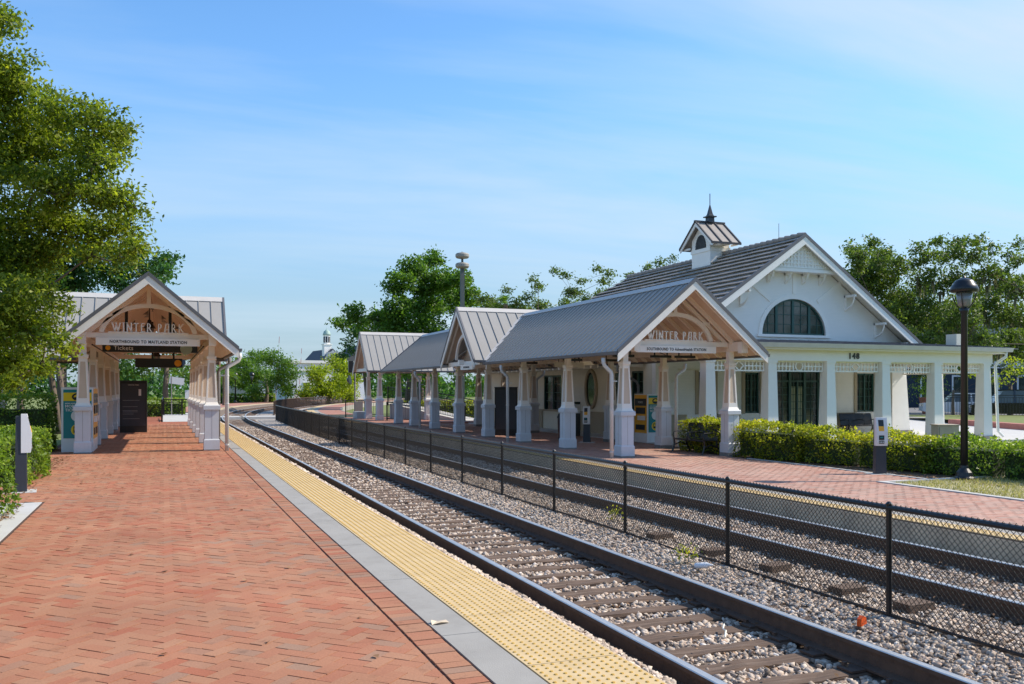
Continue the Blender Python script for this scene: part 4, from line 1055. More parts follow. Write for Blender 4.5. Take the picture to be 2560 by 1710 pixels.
d = SB(MB().bx(22.30, YG+.04, -.2, 22.40, YG+.16, 2.42).bx(24.40, YG+.04, -.2, 24.50, YG+.16, 2.42).bx(22.3, YG+.04, 2.32, 24.5, YG+.16, 2.42).bx(22.3, YG+.04, 1.93, 24.5, YG+.16, 2.0), 'door', M['green'])
MB().bx(22.98, YG+.03, -.2, 23.10, YG+.15, 2.4).bx(23.70, YG+.03, -.2, 23.82, YG+.15, 2.4).bx(23.36, YG+.03, -.2, 23.44, YG+.15, 1.95).build('stile', M['green'], d)
MB().bx(22.3, YG+.10, -.2, 24.5, YG+.115, 2.42).build('pane', M['glass'], d)
for xa in (23.12, 23.46): MB().bx(xa, YG+.095, .25, xa+.22, YG+.099, 1.75).build('painted_daylight', M['painted_daylight'], d)  # added panels, painted as daylight showing through from behind the building
bb = MB()
for k_ in range(6): bb.bx(22.4, YG+.08, .3+k_*.28, 24.4, YG+.10, .32+k_*.28)
for x in (22.7, 23.23, 23.58, 24.1): bb.bx(x-.01, YG+.08, .0, x+.01, YG+.10, 2.3)
bb.build('muntin', M['green'], d)
# porch columns
pc = MB(); pc.fr(0, 0, 0, .10, .50, .50).fr(0, 0, .10, 2.72, .44, .33).fr(0, 0, 2.72, 2.80, .38, .38); PCM = pc.mesh('porch_column', M['bwhite'])
pb = MB().fr(0, 0, -.02, .13, .56, .56).mesh('column_base', M['footing'])
pcx = [16.25+2.42*i for i in range(6)]
for x in pcx:
    c = link('porch_column', PCM, ST, (x-23.2, 24.0-28.3, 0)); link('column_base', pb, c)
for (x, y) in ((28.35, 26.15), (16.9, 24.0)):
    if y > 24.5: c = link('porch_column', PCM, ST, (x-23.2, y-28.3, 0)); link('column_base', pb, c)
pc = MB(); pc.fr(0, 0, .0, .16, 1.05, 1.05).fr(0, 0, .16, 2.8, .95, .72); c = pc.build('corner_pier', M['bwhite'], ST, (28.15-23.2, 28.2-28.3, 0)); MB().fr(0, 0, 0, .17, 1.1, 1.1).build('column_base', M['footing'], c)
# entablature, fretwork
ent = MB(); ent.bx(15.9, 23.82, 2.60, 28.60, 24.18, 2.98).bx(28.2, 24.18, 2.60, 28.56, 28.3, 2.98); SB(ent, 'entablature', M['bwhite'])
SB(MB().bx(15.8, 23.60, 2.98, 28.9, 28.3, 3.03), 'porch_ceiling', M['bcream'])
SB(MB().bx(15.7, 23.52, 2.96, 29.0, 23.60, 3.06).bx(28.92, 23.6, 2.96, 29.0, 28.9, 3.06), 'cornice', M['bwhite'])
g_ = MB(); g_.prism([(23.36, 3.17), (23.52, 3.17), (23.52, 3.02), (23.42, 3.02)], 15.6, 29.15, axis='x'); SB(g_, 'gutter', M['gutter'])
def fret(kind, w):
    b = MB(); t = .03; z0_, z1_ = 0, .36
    b.bx(-w/2, -t/2, z0_, w/2, t/2, z0_+.045); b.bx(-w/2, -t/2, z1_-.045, w/2, t/2, z1_); b.bx(-w/2, -t/2, .162, -.22, t/2, .198); b.bx(.22, -t/2, .162, w/2, t/2, .198)
    n = 5
    for s in (-1, 1):
        for i in range(n+1):
            x = s*(.24+(w/2-.26)*i/n); b.bx(x-.018, -t/2-.001, .04, x+.018, t/2+.001, .32)
    if kind == 'c':
        b.ring([(.13*math.cos(2*PI*i/20), .18+.13*math.sin(2*PI*i/20)) for i in range(20)], [(.17*math.cos(2*PI*i/20), .18+.165*math.sin(2*PI*i/20)) for i in range(20)], -t/2-.003, t/2+.003)
    else:
        b.ring([(.0, .04), (.14, .18), (0, .32), (-.14, .18)], [(0, -.0), (.2, .18), (0, .36), (-.2, .18)], -t/2-.003, t/2+.003)
    return b.mesh('fretwork_panel', M['bwhite'])
FC, FD = fret('c', 1.99), fret('d', 1.99)
for i in range(5): link('fretwork_panel', FD if i % 2 == 0 else FC, ST, ((pcx[i]+pcx[i+1])/2-23.2, 24.0-28.3, 2.24+.2))
for y in (25.1, 27.1): 
    o_ = link('fretwork_panel', FC, ST, (28.35-23.2, y-28.3, 2.44), R(90)); o_.scale = (.84, 1, 1)
for i, xx in enumerate((23.5, 26.0)):
    pass
for i, ch in enumerate('148'):
    link('numeral', text_mesh('numeral', ch, .27, M['letter'], .008, offset=.010), ST, (22.05+i*.17-.17-23.2, 23.80-28.3, 2.70+.2))
# porch roof panels
def porch_panels():
    pw = .46; x = 15.6; sl = .40/4.8
    me = MB(); me.add([(0, 0, 0), (pw-.003, 0, 0), (pw-.003, 4.95, 4.95*sl), (0, 4.95, 4.95*sl), (0, 0, -.03), (pw-.003, 0, -.03), (pw-.003, 4.95, 4.95*sl-.03), (0, 4.95, 4.95*sl-.03)], [(0, 1, 2, 3), (4, 7, 6, 5), (0, 4, 5, 1), (1, 5, 6, 2), (2, 6, 7, 3), (3, 7, 4, 0)])
    me.add([(0, 0, 0), (.02, 0, 0), (.02, 4.95, 4.95*sl), (0, 4.95, 4.95*sl), (0, 0, .04), (.02, 0, .04), (.02, 4.95, 4.95*sl+.04), (0, 4.95, 4.95*sl+.04)], [(4, 5, 6, 7), (0, 1, 5, 4), (1, 2, 6, 5), (0, 4, 7, 3)])
    mm = me.mesh('porch_roof_panel', M['roof_edge'])
    while x < 29.1:
        link('porch_roof_panel', mm, ST, (x-23.2, 23.38-28.3, 3.15+.2)); x += pw
porch_panels()
SB(MB().bx(28.6, 28.3, 3.0, 29.1, 34, 3.5), 'side_roof_block', M['roof'])
SB(MB().tube([(28.9, 23.5, 3.0), (28.9, 23.5, 2.85), (28.72, 23.7, 2.65), (28.66, 23.75, 2.5), (28.76, 23.72, .1), (28.9, 23.6, -.1)], .055, 8), 'downspout', M['bwhite'])
SB(MB().bx(28.92, 25.7, 3.2, 29.32, 26.2, 3.82), 'roof_vent_box', M['bcream'])
# cupola
CX_, CY_ = 23.0, 33.75
cu = SB(MB().fr(CX_, CY_, 6.4, 8.42, 1.0, 1.0, 1.45, 1.45).bx(CX_-.54, CY_-.765, 7.80, CX_+.54, CY_+.765, 7.96).prism([(CY_-.725, 8.42), (CY_, 9.05), (CY_+.725, 8.42)], CX_-.5, CX_+.5, axis='x'), 'cupola', M['bwhite'])
lv = [(CY_+.42*math.cos(PI*i/14), 7.98+.62*math.sin(PI*i/14)) for i in range(15)]
l_ = MB().prism(lv, CX_-.515, CX_-.50, axis='x')
for i in range(9):
    z = 8.0+i*.065; h = .42*math.sqrt(max(0, 1-((z-7.98)/.62)**2)); l_.bx(CX_-.54, CY_-h+.01, z, CX_-.51, CY_+h-.01, z+.02)
l_.build('louver', M['louver'], cu)
for s in (-1, 1):
    b = MB(); n = 4
    b.prism([(CY_, 9.17), (CY_+s*1.28, 8.10), (CY_+s*1.28, 8.05), (CY_, 9.12)], CX_-.80, CX_+.72, axis='x'); b.build('cupola_roof', M['tile'], cu)
    b = MB()
    for x in (-.80, -.29, .22, .70): b.prism([(CY_, 9.23), (CY_+s*1.30, 8.14), (CY_+s*1.30, 8.09), (CY_, 9.18)], CX_+x-.03, CX_+x+.03, axis='x')
    b.bx(CX_-.82, CY_+s*1.26, 8.03, CX_+.74, CY_+s*1.31, 8.12); b.build('roof_seam', M['louver'], cu)
    b = MB(); b.prism([(CY_, 9.12), (CY_+s*1.27, 8.04), (CY_+s*1.27, 7.93), (CY_, 8.98)], CX_-.79, CX_-.74, axis='x'); b.build('rake_board', M['bwhite'], cu)
    b = MB()
    for x in (-.6, -.2, .2, .6): b.bx(CX_+x-.03, CY_+s*.72, 8.02, CX_+x+.03, CY_+s*1.2, 8.10)
    b.build('rafter_tail', M['bwhite'], cu)
MB().bx(CX_-.84, CY_-.06, 9.15, CX_+.76, CY_+.06, 9.24).build('ridge_cap', M['louver'], cu)
MB().fr(CX_-.02, CY_, 9.18, 9.45, .30, .27).fr(CX_-.02, CY_, 9.42, 9.47, .44, .44).fr(CX_-.02, CY_, 9.47, 9.55, .26, .22).fr(CX_-.02, CY_, 9.55, 10.02, .2, .02).tube([(CX_-.02, CY_, 9.98), (CX_-.02, CY_, 10.5)], .02, 6).build('finial', M['black'], cu)

# ================================================================ FAR GABLED SHELTER on the station side
FS = thing('station_shelter', 'farthest small gabled shelter on the station side, next to the ramp railing', 'shelter', (12.9, 51.4, -.15))
for x, y in ((-1.35, -1.45), (-1.35, 1.55), (1.55, -1.45), (1.55, 1.55)): column(FS, x, y)
gable_roof(FS, (0, 0, 0), -PI/2, -2.2, 3.0, 5.12, 1.07, 2.1, .41, None)
for y in (-1.45, 1.5): MB().bx(-1.9, y-.08, 2.86, 2.6, y+.08, 3.05).build('eave_beam', M['cream'], FS)
MB().bx(-2.0, -1.9, 2.84, -1.88, 1.9, 3.02).build('tie_beam', M['white'], FS)
b = MB()
for i in range(12):
    z0_ = 3.05+i*.15; h = (4.95-z0_-.15)/1.07
    if h > .05: b.bx(-1.5, -h, z0_, -1.47, h, z0_+.142)
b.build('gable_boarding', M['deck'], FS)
MB().bx(-1.95, -.05, 3.0, -1.88, .05, 4.9).build('king_post', M['white'], FS)

# ================================================================ CHAIN-LINK FENCE
def mesh_bay(L=2.45, h=1.0):
    V = []; F = []; p = .0285; n = int(L/p); hh = .0285; m_ = int(h/hh); r = .0031
    for k_ in range(n):
        x0_ = k_*p; ring_prev = None
        for j in range(m_+1):
            x = x0_ + (p if (j+k_) % 2 else 0); z = j*hh; y = .0022 if j % 2 else -.0022
            b_ = len(V)
            V += [(x-r, y-r, z), (x+r, y-r, z), (x, y+r*1.2, z)]
            if j: 
                a_ = b_-3
                for q in range(3): F.append((a_+q, a_+(q+1) % 3, b_+(q+1) % 3, b_+q))
    me = np_mesh('wire_mesh', np.array(V), np.array(F), M['fencewire'])
    return me
CL = thing('chain_link_fence', 'long black chain-link fence standing in the ballast between the two tracks', 'fence', (6.1, 2.4, -.42))
WM = mesh_bay()
def fx(y): return 6.10 + (0 if y < 28 else (y-28)**2*.00078)
POSTM = MB().tube([(0, 0, -.05), (0, 0, 1.02)], .026, 8).lathe([(.031, 1.02), (.031, 1.035), (.012, 1.055)], 8).mesh('post', M['black'])
FOOTM = MB().lathe([(.16, -.06), (.14, -.01), (.06, .01)], 9).mesh('post_footing', M['footing'])
y = 1.25; n_b = 0
while y < 58:
    x0_, x1_ = fx(y), fx(y+2.45); a_ = math.atan2(2.45, x1_-x0_)
    p_ = link('post', POSTM, CL, (x0_-6.1, y-2.4, 0)); link('post_footing', FOOTM, p_, (0, 0, .01))
    o = link('wire_mesh', WM, CL, (x0_-6.1, y-2.4, .04), a_, kind='stuff')
    MB().tube([(0, 0, 0), (0, 2.45, 0)], .026, 8).build('top_rail', M['black'], CL, (x0_-6.1, y-2.4, 1.0), a_-PI/2)
    sag = random.uniform(-.02, .01)
    MB().tube([(0, 0, 0), (0, 1.2, sag), (0, 2.45, 0)], .017, 6).build('bottom_rail', M['black'], CL, (x0_-6.1, y-2.4, .03), a_-PI/2)
    y += 2.45
link('post', POSTM, CL, (fx(y)-6.1, y-2.4, 0))
F2 = thing('track_fence', 'second low brown fence between the tracks where they bend away beyond the path', 'fence', (8.0, 71, -.42))
pts2 = [(8.0+curve(71+2.2*i)-curve(71)+.02*i, 71+2.2*i) for i in range(27)]
for i, (x, y) in enumerate(pts2):
    MB().bx(-.03, -.03, 0, .03, .03, 1.15).build('post', M['rust'], F2, (x-8, y-71, 0))
    if i < 26:
        nx2, ny2 = pts2[i+1]; b = MB(); b.bar((0, 0, 1.12), (nx2-x, ny2-y, 1.12), .04, .04); b.bar((0, 0, .12), (nx2-x, ny2-y, .12), .03, .03)
        for q in range(1, 12): b.bx((nx2-x)*q/12-.012, (ny2-y)*q/12-.012, .1, (nx2-x)*q/12+.012, (ny2-y)*q/12+.012, 1.12)
        b.build('railing_panel', M['rust'], F2, (x-8, y-71, 0))
# path over the tracks
pc_ = MB()
for xa, xb in ((2.6, 3.2), (3.38, 4.7), (4.9, 7.1), (7.28, 8.6), (8.8, 9.6)): pc_.bx(xa+.17, 62.2, -.5, xb+.17, 64.6, -.23)
pc_.build('crossing_path', M['pad'], kind='structure')
MB().bx(-4, 62, -.5, 2.76, 67.2, -.05).build('path', M['pad'], kind='structure')

# ================================================================ FOLIAGE
def leaves(name, P, size, m, rnd, par=None, loc=(0, 0, 0), upbias=.6, asp=.5, kind=None, seed=0, droop=0.0):
    r = np.random.default_rng(seed); n = len(P)
    nrm = r.normal(0, 1, (n, 3)); nrm[:, 2] += upbias; nrm /= np.linalg.norm(nrm, axis=1)[:, None]
    t = r.normal(0, 1, (n, 3)); t[:, 2] -= droop; t -= nrm*(t*nrm).sum(1)[:, None]; t /= np.linalg.norm(t, axis=1)[:, None]
    b = np.cross(nrm, t); s_ = size*r.uniform(.65, 1.3, (n, 1)); fold = nrm*s_*.12
    V = np.stack([P-t*s_*.5, P+b*s_*asp*.5+fold, P+t*s_*.5, P-b*s_*asp*.5+fold], 1).reshape(-1, 3)
    F = np.arange(4*n).reshape(n, 4)
    me = np_mesh(name, V, F, m, rnd)
    return link(name, me, par, loc, kind=kind)
def blob_points(r, centers, rads, per_m2, sub=.34, spread=.20, flat=.8, fill=.25, sub_den=1.0):
    """clumps scattered over lumpy shells; returns points and a per-clump tone"""
    PP = []; TT = []; CC = []
    for c, rd in zip(centers, rads):
        c = np.array(c); ns = max(6, int(4*PI*rd*rd*(1/(sub*sub))*.50*sub_den))
        d = r.normal(0, 1, (ns, 3)); d /= np.linalg.norm(d, axis=1)[:, None]
        rr_ = rd*(1-np.abs(r.normal(0, .17, (ns, 1)))); ins = r.uniform(0, 1, (ns, 1)) < fill; rr_ = np.where(ins, rd*r.uniform(.2, .9, (ns, 1)), rr_)
        sc_ = c+d*rr_*np.array([1, 1, flat]); tone = r.uniform(-.22, .22, ns)
        k_ = max(3, int(per_m2*sub*sub*2.0))
        pts = np.repeat(sc_, k_, 0)+r.normal(0, spread, (ns*k_, 3))*np.array([1, 1, .62])
        PP.append(pts); TT.append(np.repeat(tone, k_)); CC.append(sc_)
    return np.concatenate(PP), np.concatenate(TT), CC
def tree(name, label, base, top, clusters, m, leaf=.12, per=60, trunk_r=.22, seed=1, sub=.5, spread=.22, group=None, dens=1.0, fill=.25, bare=0.0, limbs=True, flat=.8, cat='tree', bark='bark', asp=.5):
    r = np.random.default_rng(seed); rr = random.Random(seed)
    t = thing(name, label, cat, base, group=group); bx_, by_, bz_ = base
    C = [(c[0]-bx_, c[1]-by_, c[2]-bz_) for c in clusters]; Rd = [c[3] for c in clusters]
    P, T, CC = blob_points(r, C, Rd, per, sub, spread, fill=fill, sub_den=dens, flat=flat)
    rnd = np.clip(.45+T+r.normal(0, .13, len(P)), 0, 1)
    leaves('foliage', P, leaf, m, rnd, t, seed=seed+5, asp=asp)
    tp = Vector(top)-Vector(base); b = MB()
    b.tube([(0, 0, -.3), (0, 0, .1), tuple(tp*.5+Vector((rr.uniform(-.15, .15), rr.uniform(-.15, .15), 0))), tuple(tp)], [trunk_r*1.45, trunk_r*1.1, trunk_r*.9, trunk_r*.7], 9)
    b.build('trunk', M[bark], t, smooth=True)
    if limbs:
        b = MB(); nodes = [tp*.92]; par = [-1]; idx = list(range(len(C))); order = []
        link_to = {}
        while idx:
            best = None
            for i in idx:
                ci = Vector(C[i])
                for j, nd in enumerate(nodes):
                    dd = (ci-nd).length + (0 if j == 0 else .6*(nd-nodes[0]).length)
                    if best is None or dd < best[0]: best = (dd, i, j)
            _, i, j = best; nodes.append(Vector(C[i])); par.append(j); order.append(i); idx.remove(i)
        wgt = [1.0]*len(nodes)
        for k_ in range(len(nodes)-1, 0, -1): wgt[par[k_]] += wgt[k_]
        for k_ in range(1, len(nodes)):
            c, s0 = nodes[k_], nodes[par[k_]]; rd = Rd[order[k_-1]]; sc_ = CC[order[k_-1]]; r0 = min(trunk_r*.55, .0115*math.sqrt(wgt[k_])*(trunk_r/.25)**.6)
            mid = s0.lerp(c, .5)+Vector((rr.uniform(-.25, .25), rr.uniform(-.25, .25), rr.uniform(-.25, .3)))*rd
            b.tube([s0, mid, c], [r0*1.15, r0, r0*.8], 5, False)
            for q in range(min(len(sc_), 12)):
                e_ = Vector(sc_[rr.randrange(len(sc_))]); m2 = c.lerp(e_, .5)+Vector((rr.uniform(-.2, .2), rr.uniform(-.2, .2), rr.uniform(-.1, .25)))*rd
                r1 = min(r0*.5, .02)
                b.tube([c.lerp(mid, rr.uniform(0, .5)), m2, e_], [r1, r1*.7, r1*.3], 4, False)
                if rr.random() < bare:
                    for _ in range(4):
                        e2 = e_+Vector((rr.uniform(-.5, .5), rr.uniform(-.5, .5), rr.uniform(.2, .9)))*min(rd*.8, 1.2); b.tube([m2, e_.lerp(e2, .5)+Vector((rr.uniform(-.1, .1), rr.uniform(-.1, .1), 0)), e2], [r1*.6, r1*.4, r1*.2], 4, False)
        b.build('limbs', M[bark], t, smooth=True)
    return t
TR = {}
TR['fore'] = [(-3.4,19.9,7.7,0.71), (-2.7,19.4,7.8,0.46), (-2.6,20.0,7.4,0.60), (-2.0,19.2,7.1,0.43), (-1.4,18.8,6.9,0.40), (-1.0,19.3,6.9,0.38), (-0.9,20.4,6.8,0.36), (-2.0,20.6,6.7,0.67), (-2.7,20.8,6.7,0.75), (-1.3,19.1,6.2,0.47), (-3.5,20.6,6.3,0.97), (-2.3,19.6,5.6,0.63), (-1.5,19.1,5.5,0.55), (-0.9,18.7,5.5,0.35), (-0.5,18.8,5.2,0.28), (-0.7,20.3,5.1,0.38), (-2.7,20.9,5.1,0.75), (-1.9,20.5,5.0,0.54), (-1.2,20.3,4.9,0.42), (-0.5,18.7,4.4,0.20), (-0.8,19.1,4.2,0.24), (-1.4,20.0,4.4,0.25), (-3.5,21.0,4.6,0.91), (-2.7,21.0,4.3,0.63), (-2.2,20.8,4.4,0.38), (-2.8,19.4,3.4,0.62), (-2.4,20.3,3.6,0.41), (-2.1,20.4,3.4,0.29), (-3.4,20.5,3.1,0.81), (-2.6,19.5,2.8,0.55), (-2.3,20.0,2.9,0.36), (-1.9,19.0,2.5,0.19), (-2.8,21.1,2.3,0.47), (-3.2,21.2,2.1,0.50), (-2.3,20.2,2.1,0.21), (-2.8,19.8,1.8,0.21), (-3.9,21.6,2.3,0.68)]
TR['B'] = [(0.0,61.8,10.1,0.73), (-0.6,64.1,9.3,1.08), (-2.0,64.4,10.5,1.02), (-2.7,62.4,8.7,1.24), (-4.1,62.3,10.2,1.28), (-5.1,64.0,8.8,1.31), (-6.2,63.3,10.0,1.54), (-7.2,61.9,8.0,1.75), (-8.7,63.4,9.6,2.03), (-11.0,67.7,8.4,2.14), (0.2,58.1,8.9,0.54)]
TR['C'] = [(-9.7,67.2,4.9,1.20), (-8.5,71.0,5.2,1.29), (-6.4,67.6,4.8,1.10), (-4.7,68.8,4.8,1.13), (-2.9,67.6,4.8,0.98), (-9.8,69.4,3.1,1.11), (-8.3,73.6,3.4,0.89)]
TR['Dd'] = [(-1.6,69.2,5.2,0.87), (-0.3,70.4,5.0,1.04), (0.8,68.3,4.6,1.02), (2.0,71.2,4.3,0.85), (-3.0,70.4,3.2,0.82), (-1.6,70.5,3.2,0.74), (0.3,72.8,3.4,0.86), (1.5,69.0,2.9,0.65)]
TR['mid'] = [(9.1,117.6,4.6,1.33), (11.4,121.3,5.5,1.49), (12.2,110.3,5.4,1.27), (13.6,109.3,4.6,1.07), (14.8,111.0,3.5,0.89), (9.3,120.3,2.9,1.68), (11.5,117.4,3.4,1.65), (13.3,111.7,2.8,1.48), (14.4,112.5,1.4,1.00), (10.5,112.0,1.3,1.18), (7.5,116.9,3.1,1.11)]
TR['low'] = [(7.8,150.1,4.1,1.30), (10.0,160.8,5.7,1.25), (11.9,163.6,6.5,1.28), (13.6,164.0,6.0,1.15), (7.2,162.6,3.3,1.40), (9.3,165.8,2.2,1.29)]
TR['yel'] = [(17.9,113.1,3.6,1.12), (19.0,116.4,1.8,1.47), (22.4,124.5,5.5,1.24), (23.1,121.6,4.3,1.44), (21.7,117.0,2.3,1.70), (24.7,123.3,2.9,1.13), (18.2,121.4,1.3,1.20), (23.8,121.9,1.0,1.22), (20.5,115.9,1.3,1.47), (19.5,114.9,4.1,0.73)]
TR['oak'] = [(18.4,80.3,8.2,0.96), (15.8,78.4,8.4,0.93), (15.3,81.0,7.6,0.74), (18.0,85.5,7.8,1.10), (18.9,79.1,7.6,1.10), (19.3,75.8,8.8,1.34), (19.4,76.1,11.0,1.27), (20.7,76.8,12.7,1.01), (23.8,81.5,14.1,1.08), (22.2,78.1,11.7,1.54), (23.5,76.8,11.6,1.31), (24.5,74.6,11.4,1.07), (25.9,82.6,10.4,1.77), (22.0,78.7,9.2,1.85), (25.3,75.3,9.7,1.08), (19.5,76.2,6.9,1.42), (17.5,77.0,6.2,0.92), (22.4,76.1,7.1,1.44)]
TR['oakdark'] = [(15.8,81.5,5.9,0.52), (14.4,77.0,4.7,0.38), (15.3,75.7,6.3,0.62), (15.8,79.7,5.0,0.36)]
TR['sp'] = [(24.2,67.8,9.1,0.59), (27.1,73.2,9.4,0.71), (25.8,66.1,9.7,0.32), (27.6,68.9,8.8,0.67), (29.7,70.2,11.1,0.38), (28.2,67.6,9.3,0.53), (30.8,71.7,9.1,0.64), (30.4,67.4,11.6,0.40), (30.5,65.3,10.9,0.42), (31.6,66.3,9.7,0.67), (30.0,63.7,8.4,0.64), (32.4,66.1,10.6,0.40), (32.2,64.6,8.9,0.65), (35.4,69.0,12.2,0.46), (35.7,68.3,11.1,0.49), (34.1,66.1,9.5,0.61), (33.2,62.3,9.4,0.51), (33.9,64.0,11.2,0.33)]
TR['beh'] = [(36.5,65.0,11.1,0.57), (37.4,64.3,11.7,0.57), (38.7,64.0,12.2,0.60), (42.4,68.3,13.3,0.43), (35.8,64.4,10.3,0.46), (37.6,62.8,10.9,0.59)]
TR['r1'] = [(47.2,51.1,12.0,0.53), (46.6,48.7,11.9,0.57), (49.4,50.7,11.5,0.59), (44.9,48.2,10.3,0.70), (48.4,50.5,10.5,1.03), (48.5,48.6,9.8,0.80), (47.1,50.2,8.9,1.31), (49.0,49.1,8.2,1.45), (46.9,48.1,6.5,1.69), (46.3,45.4,5.0,1.08)]
TR['r2'] = [(46.4,44.1,10.9,0.53), (51.1,47.0,12.1,0.57), (52.7,46.5,12.0,0.63), (54.2,46.1,12.2,0.40), (46.8,44.8,10.0,0.43), (50.3,45.7,10.6,0.50), (52.7,45.8,10.7,0.51), (53.3,44.4,11.3,0.50), (55.6,44.8,11.0,0.56), (54.5,43.2,10.3,0.38), (53.9,44.3,9.5,0.72), (52.5,45.1,9.2,0.61), (52.8,42.0,8.4,0.80), (51.5,47.2,8.9,0.74), (50.3,47.9,6.9,1.72), (48.1,42.5,6.4,1.30), (55.2,46.0,7.5,1.29), (56.9,45.3,6.9,1.15), (55.0,44.0,4.8,1.25), (49.6,41.7,4.6,0.93), (52.7,46.5,5.2,1.14), (46.5,43.5,4.6,1.05)]
TR['shr'] = [(47.1,43.6,2.4,0.42), (47.2,41.6,2.9,0.46), (44.9,38.5,2.6,0.29), (47.5,38.2,3.0,0.72), (49.4,40.5,2.2,0.56)]
TR['fore'] += [(-3.0, 19.3, 8.6, .34), (-3.4, 19.0, 8.1, .5), (-2.9, 19.6, 8.95, .18)]
TR['sp'] += [(25.9,71.2,8.5,0.86), (27.0,70.0,8.4,0.85), (27.9,67.8,8.1,0.83), (31.6,72.2,8.7,0.90), (30.2,65.7,7.8,0.92), (33.4,68.5,8.4,0.97), (36.4,70.6,8.9,1.01), (34.8,64.5,8.7,0.83), (30.2,70.2,10.4,0.49), (33.5,69.4,10.0,0.56)]
TR['r3'] = [(47.2,51.1,9.1,1.33), (50.5,52.3,10.0,1.22), (54.0,53.3,7.7,1.73), (50.6,52.8,5.7,1.85), (55.5,52.8,9.3,1.26), (53.3,49.5,6.8,1.79), (55.7,49.2,7.5,1.66), (53.0,49.3,4.4,1.19), (58.4,50.1,8.9,1.24), (61.1,52.1,5.9,1.61), (61.5,49.5,7.0,1.56), (63.2,50.1,4.6,1.27), (59.9,48.6,9.1,1.07), (54.2,53.5,4.6,1.11), (46.6,51.8,7.4,1.19)]
TR['r1'] += [(44.6,47.6,10.8,0.83), (48.0,48.9,11.2,0.72), (46.9,49.6,9.8,1.15), (47.6,47.3,10.4,0.84)]
TR['r2'] += [(47.2,44.2,10.5,0.74), (49.6,44.4,10.9,0.76), (50.8,43.6,10.6,0.65), (47.9,45.2,9.3,0.92), (52.6,46.8,9.7,0.97), (51.5,43.3,9.5,0.81), (56.5,45.8,9.2,0.86), (57.0,45.5,12.1,0.40), (50.0,42.9,11.3,0.42)]
TR['bs'] = [(16.9,76.2,3.2,0.77), (18.3,76.6,4.2,0.92), (18.5,72.6,3.3,0.95), (20.6,75.1,4.2,0.99), (22.8,78.3,3.4,0.96), (22.2,71.9,4.1,0.89), (24.6,74.9,3.5,1.00), (24.7,70.9,4.1,0.89), (27.2,73.8,3.4,1.00), (29.5,75.5,4.2,0.96), (21.4,72.9,2.1,0.83), (23.2,70.6,2.1,0.74), (25.4,70.3,1.9,0.75), (18.9,76.7,2.1,0.78)]
tree('broadleaf_tree', 'row of sunlit green trees seen between the columns of the southbound shelter', (22, 78, -.5), (22, 78, 2.5), TR['bs'], M['leafG'], .30, 30, .25, 31, .62, .32, dens=1.3)
TR['r4'] = [(51.8,49.6,2.9,0.71), (53.5,49.7,3.4,0.78), (53.1,46.6,3.0,0.69), (56.5,48.1,3.4,0.83), (60.7,49.9,3.9,0.81), (57.3,45.6,3.0,0.63), (61.1,47.5,3.9,0.91), (52.3,47.6,3.8,0.75)]
tree('broadleaf_tree', 'low street tree screening the dark blue building above the parked cars', (57, 46, -.4), (57, 46, 2.0), TR['r4'], M['leafO'], .22, 36, .18, 33, .5, .26, dens=1.2)
tree('broadleaf_tree', 'large yellow-green broadleaf tree hanging over the platform hedge in front of the northbound shelter', (-7.2, 20.5, -.3), (-6.0, 20.4, 3.6), TR['fore'], M['leafY'], .102, 330, .30, 11, .30, .15, dens=1.35, fill=.25, asp=.5)
tree('broadleaf_tree', 'dense dark green tree rising behind the northbound shelter roof', (-5, 63, -.5), (-4, 63, 6.5), TR['B'], M['leafD'], .30, 40, .4, 12, .62, .30, dens=1.5)
tree('broadleaf_tree', 'shady dark tree behind the hedge and the left columns of the northbound shelter', (-6.5, 68, -.5), (-6.5, 68, 4), TR['C'], M['leafD'], .30, 34, .35, 13, .62, .34, dens=1.4)
tree('broadleaf_tree', 'tree seen through the open far end of the northbound shelter', (0.2, 69.5, -.5), (.2, 69.5, 3.6), TR['Dd'], M['leafG'], .28, 34, .22, 14, .6, .3, dens=1.4)
tree('broadleaf_tree', 'feathery green tree in the distance beside the level crossing signals', (12.0, 115, -.5), (12, 115, 3), TR['mid'], M['leafG'], .32, 32, .25, 15, .75, .42, dens=1.4)
tree('broadleaf_tree', 'far low tree clump on the horizon next to the small grey shed', (11, 160, -.5), (11, 160, 3), TR['low'], M['leafD'], .5, 10, .25, 16, .9, .5)
tree('broadleaf_tree', 'bright yellow-green bushy tree at the bend of the tracks', (20.5, 119, -.5), (20.5, 119, 1.5), TR['yel'], M['leafB'], .34, 38, .2, 17, .7, .38, dens=1.6)
tree('broadleaf_tree', 'big rounded green oak behind the metal roofs next to the siren pole', (21, 79, -.5), (22, 79, 7), TR['oak'], M['leafG'], .34, 40, .5, 18, .75, .36, dens=1.6, bare=.06)
tree('broadleaf_tree', 'dark drooping oak branch mass left of the big oak above the white hall', (17.5, 80, -.5), (16.5, 79, 6), TR['oakdark'], M['leafD'], .28, 36, .2, 19, .5, .3, dens=1.4)
tree('sparse_tree', 'thin sparse oak with bare twigs above the ridge of the southbound shelter', (29.5, 68.5, -.5), (29.5, 68.5, 6.5), TR['sp'], M['leafO'], .24, 40, .26, 20, .5, .24, dens=1.5, bare=.4, fill=.5)
tree('broadleaf_tree', 'light green treetop peeking over the tiled station roof behind the cupola', (39, 64, -.5), (39, 64, 9), TR['beh'], M['leafO'], .25, 34, .25, 21, .5, .22, dens=1.2)
tree('broadleaf_tree', 'dense mid-green tree mass filling in below the live oaks behind the porch roof', (54, 54, -.4), (54, 54, 4), TR['r3'], M['leafO'], .26, 34, .35, 29, .6, .3, dens=1.3)
tree('live_oak', 'spreading live oak with Spanish moss just right of the station gable', (48, 49, -.4), (48, 49, 4.6), TR['r1'], M['leafO'], .24, 46, .45, 22, .5, .24, dens=1.6, bare=.1)
